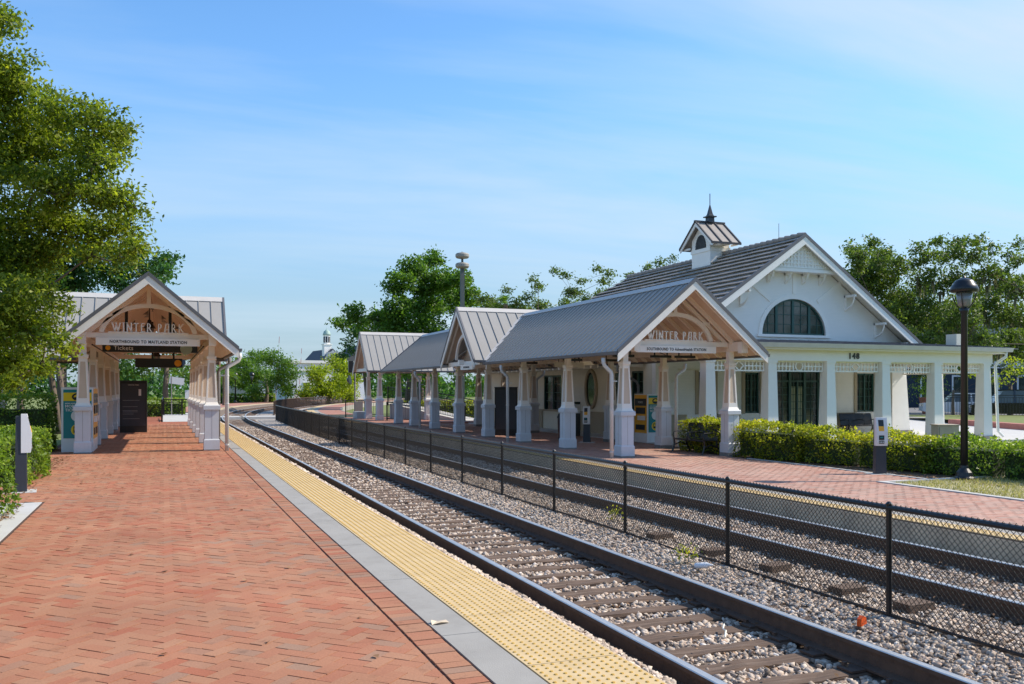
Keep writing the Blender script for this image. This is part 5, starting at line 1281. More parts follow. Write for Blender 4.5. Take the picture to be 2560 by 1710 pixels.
tree('live_oak', 'wide open-crowned live oak with Spanish moss above the porch end and lamp post', (57.5, 38.5, -.4), (55, 42, 5.0), TR['r2'], M['leafO'], .24, 46, .36, 23, .5, .24, dens=1.45, bare=.1)
tree('broadleaf_tree', 'small bright shrub-like tree seen between the porch columns near the street fence', (47, 42, -.4), (47, 42, 1.6), TR['shr'], M['leafB'], .16, 40, .10, 24, .4, .2)
# Spanish moss hanging under the two live oaks
for nm, key, sd_ in (('spanish_moss', 'r1', 5), ('spanish_moss', 'r2', 6)):
    r = np.random.default_rng(sd_); V = []; F = []; n = 0
    for (x, y, z, rd) in TR[key]:
        if z > 9.6: continue
        for q in range(int(rd*9)):
            px_, py_ = x+r.normal(0, rd*.55), y+r.normal(0, rd*.55); pz = z-rd*r.uniform(.1, .7); L = r.uniform(.35, 1.5); w_ = r.uniform(.03, .10); a_ = r.uniform(0, PI)
            for s_ in range(3):
                ox_, oy_ = r.normal(0, .07, 2); dx, dy = w_*math.cos(a_+s_), w_*math.sin(a_+s_); LL = L*r.uniform(.6, 1); bnd = r.normal(0, .06)
                b_ = len(V); V += [(px_+ox_-dx, py_+oy_-dy, pz), (px_+ox_+dx, py_+oy_+dy, pz), (px_+ox_+dx*.8+bnd, py_+oy_+dy*.8, pz-LL*.6), (px_+ox_-dx*.8+bnd, py_+oy_-dy*.8, pz-LL*.6), (px_+ox_+bnd*1.5, py_+oy_, pz-LL)]
                F += [(b_, b_+1, b_+2), (b_, b_+2, b_+3), (b_+3, b_+2, b_+4)]
    me = np_mesh(nm, np.array(V), np.array(F), M['moss'], r.uniform(0, 1, len(F)))
    tr_ = [o for o in bpy.data.objects if o.name == ('live_oak' if sd_ == 5 else 'live_oak.001')][0]
    link(nm, me, tr_, tuple(-v for v in tr_.location), kind='stuff')
# extra crooked trunks showing in the shade on the left
for i, (x, y) in enumerate(((-6.3, 47), (-4.9, 50), (-4.3, 46.5), (-3.2, 51), (-7.8, 49))):
    r = random.Random(i+30); t = tree('broadleaf_tree', ['leaning brown trunk tree in the shade, leftmost of the row behind the hedge', 'dark trunk tree standing second in the shady row behind the hedge', 'pale-barked crooked tree in the shade behind the hedge', 'forked tree nearest to the shelter columns in the shady row', 'outermost tree of the shady row, mostly behind the foreground leaves'][i],
             (x, y, -.5), (x+r.uniform(-.5, .5), y, 3.2), [(x+r.uniform(-1.2, 1.2), y+r.uniform(-1, 1), r.uniform(3.2, 5.6), r.uniform(.9, 1.3)) for _ in range(5)], M['leafD'], .22, 30, .17, 40+i, .5, .28, group='trees in the shady row behind the hedge')
# palms
def palm(label, x, y, h, n=26, L=1.5, sd=1):
    rr = random.Random(sd); t = thing('palm_tree', label, 'palm tree', (x, y, -.4))
    MB().tube([(0, 0, -.1), (.05, 0, h*.5), (0, 0, h)], [.2, .16, .19], 8).build('trunk', M['barkp'], t)
    V = []; F = []
    for i in range(n):
        a_ = rr.uniform(0, 2*PI); el = rr.uniform(-.5, 1.3); d = Vector((math.cos(a_)*math.cos(el), math.sin(a_)*math.cos(el), math.sin(el))); side = Vector((-math.sin(a_), math.cos(a_), 0))
        LL = L*rr.uniform(.8, 1.1)
        for q in range(14):
            u = q/13; p = Vector((0, 0, h))+d*LL*(.25+.75*u)*(1-.1*u)+Vector((0, 0, -.5*LL*u*u*.8))
            for s_ in (-1, 1):
                e_ = p+(side*s_*.8+d*.7+Vector((0, 0, -.35))).normalized()*LL*.38*(1-.6*abs(u-.4)); b_ = len(V)
                V += [tuple(p-d*.02), tuple(p+d*.03), tuple(e_)]; F.append((b_, b_+1, b_+2))
    link('fronds', np_mesh('fronds', np.array(V), np.array(F), M['leafG'], np.random.default_rng(sd).uniform(.2, .9, len(F))), t)
palm('short palm with drooping fronds right of the downspout of the northbound shelter', 5.7, 94.5, 3.6, 34, 2.0, 3)
palm('palm top standing above the cross gable roof between the oaks', 26.7, 69, 9.2, 30, 1.3, 4)
palm('palm sliver behind the verge of the northbound cross gable roof', 2.75, 60, 5.3, 26, 1.3, 6)
# distant tree line, all round the horizon
r = np.random.default_rng(77); P = []; T = []
for a_ in list(np.arange(-25, 75, .55))+list(np.arange(100, 300, 1.6)):
    D = 230+40*math.sin(a_*.7) if a_ < 90 else 75+10*math.sin(a_*.7); x, y = D*math.sin(R(a_)), D*math.cos(R(a_))
    if abs(x-curve(y)-4) < 8: pass
    h = 5.5+1.8*math.sin(a_*1.7)+1.5*math.sin(a_*.53+1)
    nn = 240; P.append(np.stack([x+r.normal(0, 1.6, nn), y+r.normal(0, 1.6, nn), r.uniform(-.6, h*(1 if a_ < 90 else 1.6), nn)], 1)); T.append(np.full(nn, r.uniform(-.2, .2)))
P = np.concatenate(P); T = np.concatenate(T)
leaves('distant_trees', P, 1.0, M['leafD'], np.clip(.5+T+r.normal(0, .15, len(P)), 0, 1), kind='stuff', seed=3, asp=.8)

def hedge(name, label, pts, wd, h, m, z0, leaf=.06, den=420, seed=1, rough=.07, group=None, zvar=.05):
    t = thing(name, label, 'hedge', (pts[0][0], pts[0][1], z0), group=group); r = np.random.default_rng(seed); PP = []
    L_tot = 0; ox, oy = pts[0]
    core = MB()
    for (xa, ya), (xb, yb) in zip(pts, pts[1:]):
        L = math.hypot(xb-xa, yb-ya); dx, dy = (xb-xa)/L, (yb-ya)/L; nx2, ny2 = -dy, dx
        n = int(den*L*(2*h+wd)); u = r.uniform(0, L, n); sel = r.uniform(0, 2*h+wd, n)
        s_ = np.where(sel < h, -wd/2, np.where(sel < 2*h, wd/2, sel-2*h-wd/2)); z = np.where(sel < h, sel, np.where(sel < 2*h, sel-h, h))
        lump = .12*np.sin(u*2.3+s_*3)+.10*np.sin(u*5.1+z*6)+.07*np.sin(u*11+z*9+s_*8)
        s2_ = s_*(1+lump*.9*(np.abs(s_) > wd*.45))-np.sign(s_)*np.abs(r.normal(0, rough, n)); z2 = np.where(sel >= 2*h, z+lump*zvar*8-np.abs(r.normal(0, rough*.8, n)), z)
        # rounded shoulders
        sh_ = np.clip((z2-h*.8)/(h*.2), 0, 1); s2_ = s2_*(1-.10*sh_*(np.abs(s_) > wd*.45))
        stray = r.uniform(0, 1, n) < .09; z2 = z2+np.where(stray & (sel >= 2*h), r.uniform(0, .10, n), 0)
        PP.append(np.stack([xa-ox+dx*u+nx2*s2_, ya-oy+dy*u+ny2*s2_, z2+.02], 1))
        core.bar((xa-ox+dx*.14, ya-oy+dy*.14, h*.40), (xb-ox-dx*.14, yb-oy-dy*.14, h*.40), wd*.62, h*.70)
    # end caps
    for (ex, ey), (qx, qy) in ((pts[0], pts[1]), (pts[-1], pts[-2])):
        L = math.hypot(qx-ex, qy-ey); dx, dy = (ex-qx)/L, (ey-qy)/L; n = int(den*wd*h); s_ = r.uniform(-wd/2, wd/2, n); z = r.uniform(0, h, n); off = -np.abs(r.normal(0, rough, n))+.05*np.sin(s_*7+z*6)
        PP.append(np.stack([ex-ox+dx*off-dy*s_, ey-oy+dy*off+dx*s_, z], 1))
    P = np.concatenate(PP)
    tone = .22*np.sin(P[:, 0]*2.1+P[:, 1]*1.3)*np.sin(P[:, 1]*2.7+P[:, 2]*4)+.12*np.sin(P[:, 1]*9+P[:, 2]*11)
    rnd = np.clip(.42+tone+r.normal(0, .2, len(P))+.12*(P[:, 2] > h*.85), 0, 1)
    leaves('foliage', P, leaf, m, rnd, t, seed=seed, upbias=.5, asp=.55)
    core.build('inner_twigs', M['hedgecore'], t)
    return t
hedge('hedge', 'clipped bright yellow-green hedge behind the black bench and right-hand columns', [(15.35, 23.35), (15.25, 20.6), (15.6, 18.3)], 1.2, .92, M['hedgeY'], -.23, .075, 620, 51)
hedge('hedge', 'lumpy yellow-green hedge between the station porch and the grey-white ticket post', [(15.6, 18.5), (16.05, 16.9), (16.25, 14.8)], 1.15, .78, M['hedgeY'], -.23, .075, 620, 52, .10, zvar=.08)
hedge('hedge', 'low greener hedge behind the black lamp post, nearest to the dry lawn', [(16.3, 15.0), (16.6, 13.4), (16.9, 11.4), (17.1, 8.5), (17.2, 6.0)], 1.35, .76, M['hedgeG'], -.23, .075, 620, 53, .10, zvar=.08)
hedge('hedge', 'near bright green hedge at the very edge of the brick platform beside the concrete pad', [(-2.70, 6.5), (-2.66, 12.0), (-2.62, 13.3)], 1.5, .98, M['hedgeG'], 0, .07, 900, 54)
hedge('hedge', 'low green hedge just behind the leaning ticket post on the brick platform', [(-2.80, 17.1), (-2.80, 20.2)], 1.35, .84, M['hedgeG'], 0, .075, 600, 55)
hedge('hedge', 'tall dark shaded hedge behind the left columns of the northbound shelter', [(-12, 26.6), (-2.75, 26.6)], 1.4, 1.55, M['hedgeG'], -.05, .085, 380, 56)
hedge('hedge', 'hedge beyond the far end of the northbound shelter, behind the railing', [(-4.5, 57.5), (1.2, 57.5)], 1.2, 1.15, M['hedgeG'], -.1, .14, 170, 57)
hedge('hedge', 'short bright hedge seen through the columns in the middle of the southbound shelter', [(14.6, 57.5), (22, 57.5)], 1.3, 1.2, M['hedgeY'], -.4, .16, 170, 58)
hedge('hedge', 'low far hedge in front of the distant grey shed', [(4.5, 118), (13.2, 116)], 1.6, 1.3, M['hedgeG'], -.3, .3, 45, 59)
# grass and litter
def blades(name, xr, yr, n, m, z, L, seed, kind='stuff', mask=None):
    r = np.random.default_rng(seed); x = r.uniform(*xr, n); y = r.uniform(*yr, n)
    if mask is not None: k_ = mask(x, y, r); x, y = x[k_], y[k_]; n = len(x)
    a_ = r.uniform(0, 2*PI, n); l_ = L*r.uniform(.5, 1.3, n); w_ = l_*.13; lean = r.normal(0, .6, (n, 2))*l_[:, None]
    V = np.stack([np.stack([x-np.cos(a_)*w_, y-np.sin(a_)*w_, np.full(n, z)], 1), np.stack([x+np.cos(a_)*w_, y+np.sin(a_)*w_, np.full(n, z)], 1), np.stack([x+lean[:, 0], y+lean[:, 1], z+l_], 1)], 1).reshape(-1, 3)
    link(name, np_mesh(name, V, np.arange(3*n).reshape(n, 3), m, r.uniform(0, 1, n)), kind=kind)
blades('dry_grass', (13.34, 17.5), (6, 13.46), 16000, M['drygrass'], -.215, .06, 5)
blades('lawn_grass', (17.2, 24), (15, 23.1), 20000, M['grass'], -.25, .07, 6)
r = np.random.default_rng(9)
n = 700; P = np.stack([r.uniform(-2.1, -1.2, n)+0*r.normal(0, .2, n), r.uniform(14.6, 24, n), r.uniform(.008, .02, n)], 1); P[:, 0] = np.where(r.uniform(0, 1, n) < .8, -2.45+np.abs(r.normal(0, .22, n)), r.uniform(-2.2, 1.2, n))
P2 = np.stack([-1.95+np.abs(r.normal(0, .06, 260)), r.uniform(8, 14.3, 260), r.uniform(.005, .02, 260)], 1)
P3 = np.stack([r.uniform(-1.5, 1.6, 60), r.uniform(5, 24, 60), r.uniform(.006, .012, 60)], 1)
P4 = np.stack([14.85+np.abs(r.normal(0, .3, 500)), r.uniform(12, 20, 500), r.uniform(-.225, -.20, 500)], 1)
leaves('leaf_litter', np.concatenate([P, P2, P3, P4]), .055, M['litter'], r.uniform(0, 1, n+260+60+500), upbias=6, kind='stuff', seed=8, asp=.7)
PE = np.stack([r.uniform(2.66, 3.05, 900), r.uniform(4, 30, 900), np.zeros(900)], 1); PE[:, 2] = np.interp(PE[:, 0], xs, zsx)+.02
leaves('edge_litter', PE, .05, M['litter'], r.uniform(0, 1, 900), upbias=3, kind='stuff', seed=19, asp=.6)
n = 1500; P = np.stack([r.uniform(3.3, 9.2, n), 4+40*r.uniform(0, 1, n)**1.5, np.full(n, -.385)+r.uniform(0, .02, n)], 1)
leaves('track_litter', P, .045, M['litter'], r.uniform(0, 1, n), upbias=3, kind='stuff', seed=9, asp=.6)
for i, (x, y, z, lab) in enumerate(((6.55, 12.2, -.42, 'small green weed growing in the ballast behind the fence'), (5.75, 8.9, -.41, 'yellowing weed sprouting next to the white bottle in the ballast'))):
    t = thing('weed', lab, 'weed', (x, y, z)); rr2 = np.random.default_rng(60+i)
    P = rr2.normal(0, 1, (70, 3))*[.07, .07, .06]+[0, 0, .13]; leaves('foliage', P, .05, M['hedgeY'], rr2.uniform(.2, 1, 70), t, seed=i)
    MB().tube([(0, 0, 0), (.01, 0, .12), (.03, .02, .2)], .004, 4).build('stem', M['leafG'], t)

# ================================================================ SMALL OBJECTS
def ticket_post(label, x, y, z, rz, group='ticket readers on slim posts'):
    t = thing('ticket_reader', label, 'ticket reader', (x, y, z), rz, group)
    MB().fr(0, .02, 0, 1.22, .24, .20, .17, .15).build('post', M['navy'], t)
    b = MB(); b.prism([(-.065, 1.25), (.02, 1.25), (.02, .63), (-.115, .63), (-.13, .70), (-.13, .95)], -.12, .12, axis='x'); hd = b.build('reader_head', M['plastic'], t)
    s0 = lambda z: -.13 if z < .95 else -.13+.065*(z-.95)/.30
    def plate(n, m, xa, xb, za, zb, d=.004):
        P = [(xa, s0(za)-d, za), (xb, s0(za)-d, za), (xb, s0(zb)-d, zb), (xa, s0(zb)-d, zb), (xa, s0(za)+.01, za), (xb, s0(za)+.01, za), (xb, s0(zb)+.01, zb), (xa, s0(zb)+.01, zb)]
        MB().add(P, [(0, 1, 2, 3), (7, 6, 5, 4), (0, 4, 5, 1), (1, 5, 6, 2), (2, 6, 7, 3), (3, 7, 4, 0)]).build(n, m, hd)
    plate('screen', M['black'], -.075, .04, 1.06, 1.20); plate('yellow_pad', M['orange'], -.075, .04, .955, 1.06); plate('instruction_panel', M['black'], -.075, .04, .76, .86); plate('card_slot', M['black'], -.075, .04, .68, .745)
    for k_ in (-.055, -.02, .015): plate('symbol', M['plastic'], k_-.010, k_+.012, .70, .725, .006)
    plate('blue_mark', M['teal'], -.05, .015, .80, .83, .006)
    MB().bx(-.26, -.2, -.02, .26, .28, .008).build('base_slab', M['pad'], t)
    return t
ticket_post('leaning ticket reader with white head among the hedges on the brick platform', -2.12, 16.1, 0, R(96))
ticket_post('ticket reader with white head standing by the hedge on the station side', 14.72, 15.1, -.225, R(-22))
ticket_post('ticket reader in the shade under the southbound shelter, near the oval window', 13.72, 27.6, -.2, R(-35))
# black street lamp, near
def street_lamp(label, x, y, z, H, s=1.0, group=None):
    t = thing('street_lamp', label, 'street lamp', (x, y, z), 0, group)
    MB().lathe([(.21*s, 0), (.21*s, .05), (.17*s, .08), (.15*s, .16), (.085*s, .24), (.075*s, .30)], 20).build('lamp_base', M['black'], t, smooth=False)
    b = MB(); nfl = 16; prof = []
    b.lathe([(.072*s, .28), (.062*s, H-.78*s), (.075*s, H-.74*s), (.10*s, H-.66*s)], 16); b.build('pole', M['black'], t, smooth=True)
    b = MB()
    for k_ in range(4):
        a_ = k_*PI/2+.5; c_, s_ = math.cos(a_), math.sin(a_)
        b.tube([(.08*s*c_, .08*s*s_, H-.68*s), (.17*s*c_, .17*s*s_, H-.55*s), (.235*s*c_, .235*s*s_, H-.36*s)], .012*s, 5)
    b.build('lamp_arm', M['black'], t)
    MB().lathe([(.04*s, H-.66*s), (.12*s, H-.60*s), (.16*s, H-.34*s), (.04*s, H-.34*s)], 16).build('lamp_glass', M['clearglass'], t, smooth=True)
    MB().lathe([(.235*s, H-.335*s), (.265*s, H-.32*s), (.27*s, H-.26*s), (.245*s, H-.20*s), (.21*s, H-.155*s), (.20*s, H-.13*s), (.165*s, H-.085*s), (.10*s, H-.055*s), (.03*s, H-.03*s), (.02*s, H), (.006*s, H+.02)], 24).build('lamp_hood', M['black'], t, smooth=True)
    return t
street_lamp('tall black street lamp beside the hedge at the corner of the dry lawn', 15.35, 13.45, -.22, 4.20)
street_lamp('distant black street lamp nearest to the downspout on the far platform', 8.3, 115, 0, 3.8, 1.3, 'distant street lamps on the far platform')
street_lamp('distant black street lamp in front of the feathery tree on the far platform', 10.2, 114, 0, 3.8, 1.3, 'distant street lamps on the far platform')
# bench: metal slats, facing the tracks
def bench(label, x, y, z, rz, L=1.62):
    t = thing('bench', label, 'bench', (x, y, z), rz)      # local: length along x, front toward -y
    sl = MB().bx(-.004, -.24, -.003, .004, .22, .003)
    seat = MB().prism([(-.24, .385), (-.22, .43), (.0, .415), (.2, .41), (.2, .395), (0, .40), (-.21, .415), (-.235, .375)], -.014, .014, axis='x').mesh('seat_slat', M['black'])
    back = MB().prism([(.2, .41), (.24, .60), (.30, .84), (.33, .87), (.32, .83), (.255, .60), (.212, .405)], -.014, .014, axis='x').mesh('back_slat', M['black'])
    n = 40
    for i in range(n+1):
        xx = -L/2+L*i/n; link('seat_slat', seat, t, (xx, 0, 0)); link('back_slat', back, t, (xx, 0, 0))
    MB().tube([(-L/2, -.235, .41), (L/2, -.235, .41)], .018, 8).tube([(-L/2, .21, .40), (L/2, .21, .40)], .016, 8).tube([(-L/2, .325, .86), (L/2, .325, .86)], .02, 8).tube([(-L/2, .262, .62), (L/2, .262, .62)], .012, 6).build('seat_frame', M['black'], t)
    for s in (-1, 1):
        xx = s*L/2
        b = MB(); b.tube([(xx, -.30, .0), (xx, -.24, .14), (xx, -.21, .28), (xx, -.22, .40)], .026, 6).tube([(xx, .34, 0), (xx, .27, .14), (xx, .2, .28), (xx, .21, .40)], .026, 6).tube([(xx, -.21, .22), (xx, 0, .30), (xx, .2, .22)], .018, 6)
        b.bx(xx-.03, -.34, 0, xx+.03, -.26, .02).bx(xx-.03, .3, 0, xx+.03, .38, .02); b.build('leg', M['black'], t)
    for xx in (-L/2, -.02, L/2-.02):
        MB().tube([(xx, -.22, .42), (xx, -.26, .52), (xx, -.22, .62), (xx, -.05, .63), (xx, .16, .62), (xx, .25, .60)], .016, 7).build('armrest', M['black'], t)
    return t
bench('black slatted metal bench between the front columns of the southbound shelter', 14.46, 21.98, -.23, R(-90), 1.58)
b2 = bench('dark bench against the station wall under the porch, behind the hedge', 26.0, 27.7, -.2, 0, 1.6)
# ticket machines
def ticket_machine(label, x0, y0, x1, y1, z, faces, h=1.70, front='x-'):
    t = thing('ticket_machine', label, 'ticket machine', (x0, y0, z)); W, Dp = x1-x0, y1-y0
    MB().bx(0, 0, 0, W, Dp, .33).bx(0, 0, .33, W, Dp, h).build('casing', M['plastic'], t)
    e = .006
    sp_ = MB().bx(.05, -e, .36, W-.04, 0, h-.06).build('side_poster', M['teal'], t)
    MB().bx(.05, -e-.003, h-.36, W-.04, -e+.001, h-.14).build('yellow_band', M['yellowp'], sp_)
    MB().prism([(W/2+.13*math.cos(2*PI*i/20), h-.25+.10*math.sin(2*PI*i/20)) for i in range(20)], -e-.006, -e-.002).build('round_badge', M['black'], sp_)
    MB().prism([(W/2-.09, h-.26), (W/2+.09, h-.26), (W/2+.06, h-.21), (W/2, h-.18), (W/2-.06, h-.21)], -e-.010, -e-.007).build('badge_train', M['yellowp'], sp_)
    MB().prism([(W/2+.15*math.cos(2*PI*i/20), .95+.15*math.sin(2*PI*i/20)) for i in range(20)], -e-.004, -e).build('code_circle', M['plastic'], sp_)
    MB().prism([(W/2+.15*math.cos(2*PI*i/20), .58+.15*math.sin(2*PI*i/20)) for i in range(20)], -e-.004, -e).build('train_circle', M['yellowp'], sp_)
    MB().bx(W/2-.09, -e-.009, .50, W/2+.09, -e-.005, .67).build('train_emblem', M['black'], sp_); MB().bx(W/2-.07, -e-.012, .57, W/2-.01, -e-.008, .64).bx(W/2+.01, -e-.012, .57, W/2+.07, -e-.008, .64).build('train_windows', M['yellowp'], sp_)
    for s_, z_, sz in (('NOW AVAILABLE', h-.44, .045), ('MOBILE', h-.53, .10), ('TICKETS', h-.63, .10)):
        tm = text_mesh('lettering', s_, sz, M['plastic'], .001, align='LEFT', offset=.002); link('lettering', tm, sp_, (.09, -e-.003, z_))
    # ticketing face(s)
    n = faces
    for k_ in range(n):
        ya, yb = Dp*k_/n+.03, Dp*(k_+1)/n-.03
        xo = (-e, 0) if front == 'x-' else (W, W+e); sg = -1 if front == 'x-' else 1
        f = MB().bx(xo[0], ya, .33, xo[1], yb, h-.04).build('ticket_front', M['orange'], t); xf = xo[0] if sg < 0 else xo[1]
        MB().bx(xf, ya+.03, h-.42, xf+sg*.008, yb-.03, h-.17).build('header_panel', M['black'], f)
        tm = text_mesh('lettering', 'TICKETS', .09, M['plastic'], .001); tm.transform(Matrix.Rotation(R(-90 if sg < 0 else 90), 4, 'Z')); link('lettering', tm, f, (xf+sg*.010, (ya+yb)/2, h-.33))
        MB().bx(xf, ya+.10, 1.0, xf+sg*.03, yb-.14, 1.22).build('screen', M['black'], f)
        MB().bx(xf, ya+.08, .78, xf+sg*.06, yb-.3, .93).build('coin_shelf', M['plastic'], f)
        MB().bx(xf, ya+.12, .44, xf+sg*.02, yb-.12, .62).build('ticket_tray', M['black'], f)
    return t
ticket_machine('orange and teal ticket machine under the southbound shelter, by the station corner', 15.55, 26.6, 16.2, 27.5, -.21, 1)
ticket_machine('teal and yellow ticket machine behind the front left column of the northbound shelter', -2.50, 25.75, -1.74, 27.35, 0, 2, front='x+')
# info kiosks
def kiosk(label, x, y, z, W, D, H, txt=False, rz=0):
    t = thing('information_kiosk', label, 'kiosk', (x, y, z), rz)
    MB().bx(-W/2, -D/2, 0, W/2, D/2, H).build('cabinet', M['black'], t); MB().bx(-W/2-.02, -D/2-.02, H, W/2+.02, D/2+.02, H+.03).build('cap', M['navy'], t)
    f = MB().bx(-W/2+.05, -D/2-.01, .25, W/2-.05, -D/2, H-.08).build('door_panel', M['navy'], t)
    if txt:
        for s_, zz_, sz, xx in (('WINTER PARK', H-.16, .06, 0),): link('lettering', text_mesh('lettering', s_, sz, M['plastic'], .001), f, (xx, -D/2-.013, zz_))
        MB().bx(.18, -D/2-.014, H-.55, .27, -D/2-.01, H-.3).build('notice', M['plastic'], f)
        for zz_ in (.78, .83, .7, .98, 1.22, .52): MB().bx(-W/2+.1, -D/2-.013, zz_, W/2-.12-(zz_*7 % .35), -D/2-.01, zz_+.012).build('text_line', M['fargrey'], f)
    return t
kiosk('black information cabinet with small white text inside the northbound shelter', -1.08, 36.7, 0, .95, .45, 1.95, True)
kiosk('dark navy cabinet in the shade of the southbound shelter', 12.75, 32.9, -.19, .9, .6, 1.9, False, R(-20))
t = thing('waste_bin', 'dark waste bin in front of the ticket reader under the southbound shelter', 'bin', (13.35, 28.6, -.2)); MB().lathe([(.22, 0), (.25, .05), (.27, .8), (.29, .84)], 16).build('body', M['black'], t, smooth=True); MB().lathe([(.29, .84), (.24, .98), (.08, 1.02)], 16).build('lid', M['blackm'], t, smooth=True)
t = thing('emergency_phone', 'blue-lit phone post with small panel beside the oval window', 'phone post', (15.2, 31.5, -.2)); MB().bx(-.12, -.12, 0, .12, .12, 1.35).build('post', M['black'], t); MB().bx(-.1, -.14, .9, .1, -.12, 1.25).build('panel', M['plastic'], t)
# steel cabinet on the lawn
t = thing('utility_cabinet', 'stained stainless steel utility cabinet on the lawn behind the hedge', 'utility box', (18.95, 17.2, -.25), R(-24))
MB().bx(-.26, -.22, 0, .26, .22, .96).build('body', M['steel'], t); MB().bx(-.285, -.245, .96, .285, .245, .985).build('lid', M['steel'], t); MB().bx(-.24, -.225, .08, -.234, -.22, .92).build('door_seam', M['blackm'], t); MB().bx(.20, -.24, .5, .225, -.22, .62).build('handle', M['chrome'], t)
# litter
t = thing('bottle', 'discarded white plastic bottle lying in the ballast by the fence', 'bottle', (5.62, 8.55, -.36), R(40)); b = MB().lathe([(.028, 0), (.034, .02), (.034, .14), (.014, .18), (.012, .21)], 12).build('body', M['bottlew'], t, smooth=True); b.rotation_euler = (R(82), 0, 0)
t = thing('reflector', 'broken orange-red reflector lying in the ballast beside the rail', 'litter', (5.55, 5.90, -.37), R(20)); MB().prism([(-.05, 0), (.05, .01), (.045, .06), (.0, .085), (-.04, .06)], -.02, .02).build('shard', M['amber'], t)
t = thing('paper_scrap', 'crumpled brown paper scrap on the joint of the grey coping', 'litter', (1.80, 5.95, .004)); MB().add([(-.06, -.03, .0), (.0, -.045, .018), (.07, -.02, .004), (.06, .03, .012), (0, .05, .002), (-.05, .03, .02)], [(0, 1, 2, 3), (0, 3, 4, 5)]).build('sheet', M['paper'], t)
t = thing('rubble_stick', 'pale dry twig lying across a sleeper of the near track', 'twig', (4.35, 6.15, -.37)); MB().tube([(-.1, -.12, .0), (-.02, -.02, .02), (.0, .05, .015), (.06, .12, .03)], .008, 5).build('twig', M['bcream'], t)
# white speckles / plank litter beside far track: old sleeper ends
for i, (x, y, a_) in enumerate(((6.45, 7.05, 1.2), (6.5, 8.25, 1.35), (6.4, 9.3, 1.1), (6.55, 6.3, 1.25), (6.4, 10.6, 1.3))):
    o = tag(link('sleeper_end', MB().bx(-.16, -.10, -.05, .16, .10, .05).mesh('sleeper_end', M['wood']), None, (x, y, -.395), a_-1.2), ['dark timber block second nearest of the row half buried behind the fence', 'weathered timber block in the middle of the row behind the fence', 'timber block behind the fence close to the second fence post', 'nearest dark timber block half buried behind the near fence post', 'farthest timber block of the row in the ballast behind the fence'][i], 'timber', 'timber blocks in the ballast behind the fence')

# railings
def railing(name, label, pts, z, h=1.07, sp=.13, group=None, zs=None):
    t = thing(name, label, 'railing', (pts[0][0], pts[0][1], z), group=group); ox, oy = pts[0]; zs = zs or [0]*len(pts)
    for i, ((xa, ya), (xb, yb)) in enumerate(zip(pts, pts[1:])):
        za, zb = zs[i], zs[i+1]; L = math.hypot(xb-xa, yb-ya)
        MB().bar((xa-ox, ya-oy, za+h), (xb-ox, yb-oy, zb+h), .05, .05).bar((xa-ox, ya-oy, za+h-.14), (xb-ox, yb-oy, zb+h-.14), .03, .03).bar((xa-ox, ya-oy, za+.1), (xb-ox, yb-oy, zb+.1), .03, .03).build('rail_bars', M['black'], t)
        n = int(L/sp)
        bal = MB().bx(-.009, -.009, .1, .009, .009, h-.14).mesh('baluster', M['black'])
        for q in range(1, n): f = q/n; link('baluster', bal, t, (xa-ox+(xb-xa)*f, ya-oy+(yb-ya)*f, za+(zb-za)*f))
    for (x, y), zz_ in zip(pts, zs): MB().bx(x-ox-.035, y-oy-.035, zz_-.1, x-ox+.035, y-oy+.035, zz_+h+.04).build('post', M['black'], t)
    return t
railing('ramp_railing', 'black ramp railing at the far end of the northbound shelter', [(.0, 50.3), (.9, 50.3), (2.0, 50.3)], 0, 1.1, .14)
railing('ramp_railing', 'black railing running back beside the white ramp beyond the northbound shelter', [(-.1, 47.6), (-.05, 53.5)], 0, 1.1, .14, zs=[0, .1])
MB().bx(.0, 50.5, -.3, 1.9, 57, .02).add([(-.05, 47.8, .003), (1.3, 47.8, .003), (1.3, 50.6, .30), (-.05, 50.6, .30)], [(0, 1, 2, 3)]).build('ramp', M['pad'], kind='structure')
railing('ramp_railing', 'black railing panel next to the concrete block under the far gabled shelter', [(11.9, 49.6), (12.9, 47.5)], -.15, 1.05, .13)
railing('ramp_railing', 'sloping black railing behind the middle columns of the southbound shelter', [(12.9, 53.5), (15.9, 47.5)], -.15, 1.05, .14, zs=[.9, 0])
railing('ramp_railing', 'second sloping black railing on the far side of the station-side ramp', [(14.4, 54.5), (17.4, 48.6)], -.15, 1.05, .14, zs=[.9, 0])
railing('ramp_railing', 'short black railing at the end of the station-side pavement', [(11.3, 58.8), (12.5, 58.4), (13.6, 58)], -.15, 1.05, .14)
MB().bx(10.95, 53.4, -.4, 11.9, 54.6, .27).build('concrete_block', M['pad'], kind='structure')
b = MB(); b.add([(13, 53.5, .75), (14.4, 54.4, .75), (17.4, 48.6, -.16), (16.0, 47.6, -.16), (13, 53.5, -.3), (14.4, 54.4, -.3), (17.4, 48.6, -.3), (16, 47.6, -.3)], [(0, 1, 2, 3), (0, 4, 5, 1), (0, 3, 7, 4), (1, 5, 6, 2)]); b.build('access_ramp', M['pad'], kind='structure')

# siren pole
t = thing('siren_pole', 'tall grey-green pole with two stacked round siren discs behind the metal roof', 'siren', (18.9, 57.0, -.3))
MB().fr(0, 0, 0, 10.2, .26, .24).build('pole', M['polegreen'], t)
for z in (10.15, 10.82): MB().lathe([(.12, z), (.40, z+.06), (.47, z+.14), (.47, z+.30), (.40, z+.38), (.14, z+.44), (.1, z+.46)], 24).build('siren_disc', M['sirenm'], t, smooth=False)
MB().tube([(0, 0, 10.2), (0, 0, 11.3)], .08, 8).build('stem', M['polegreen'], t)
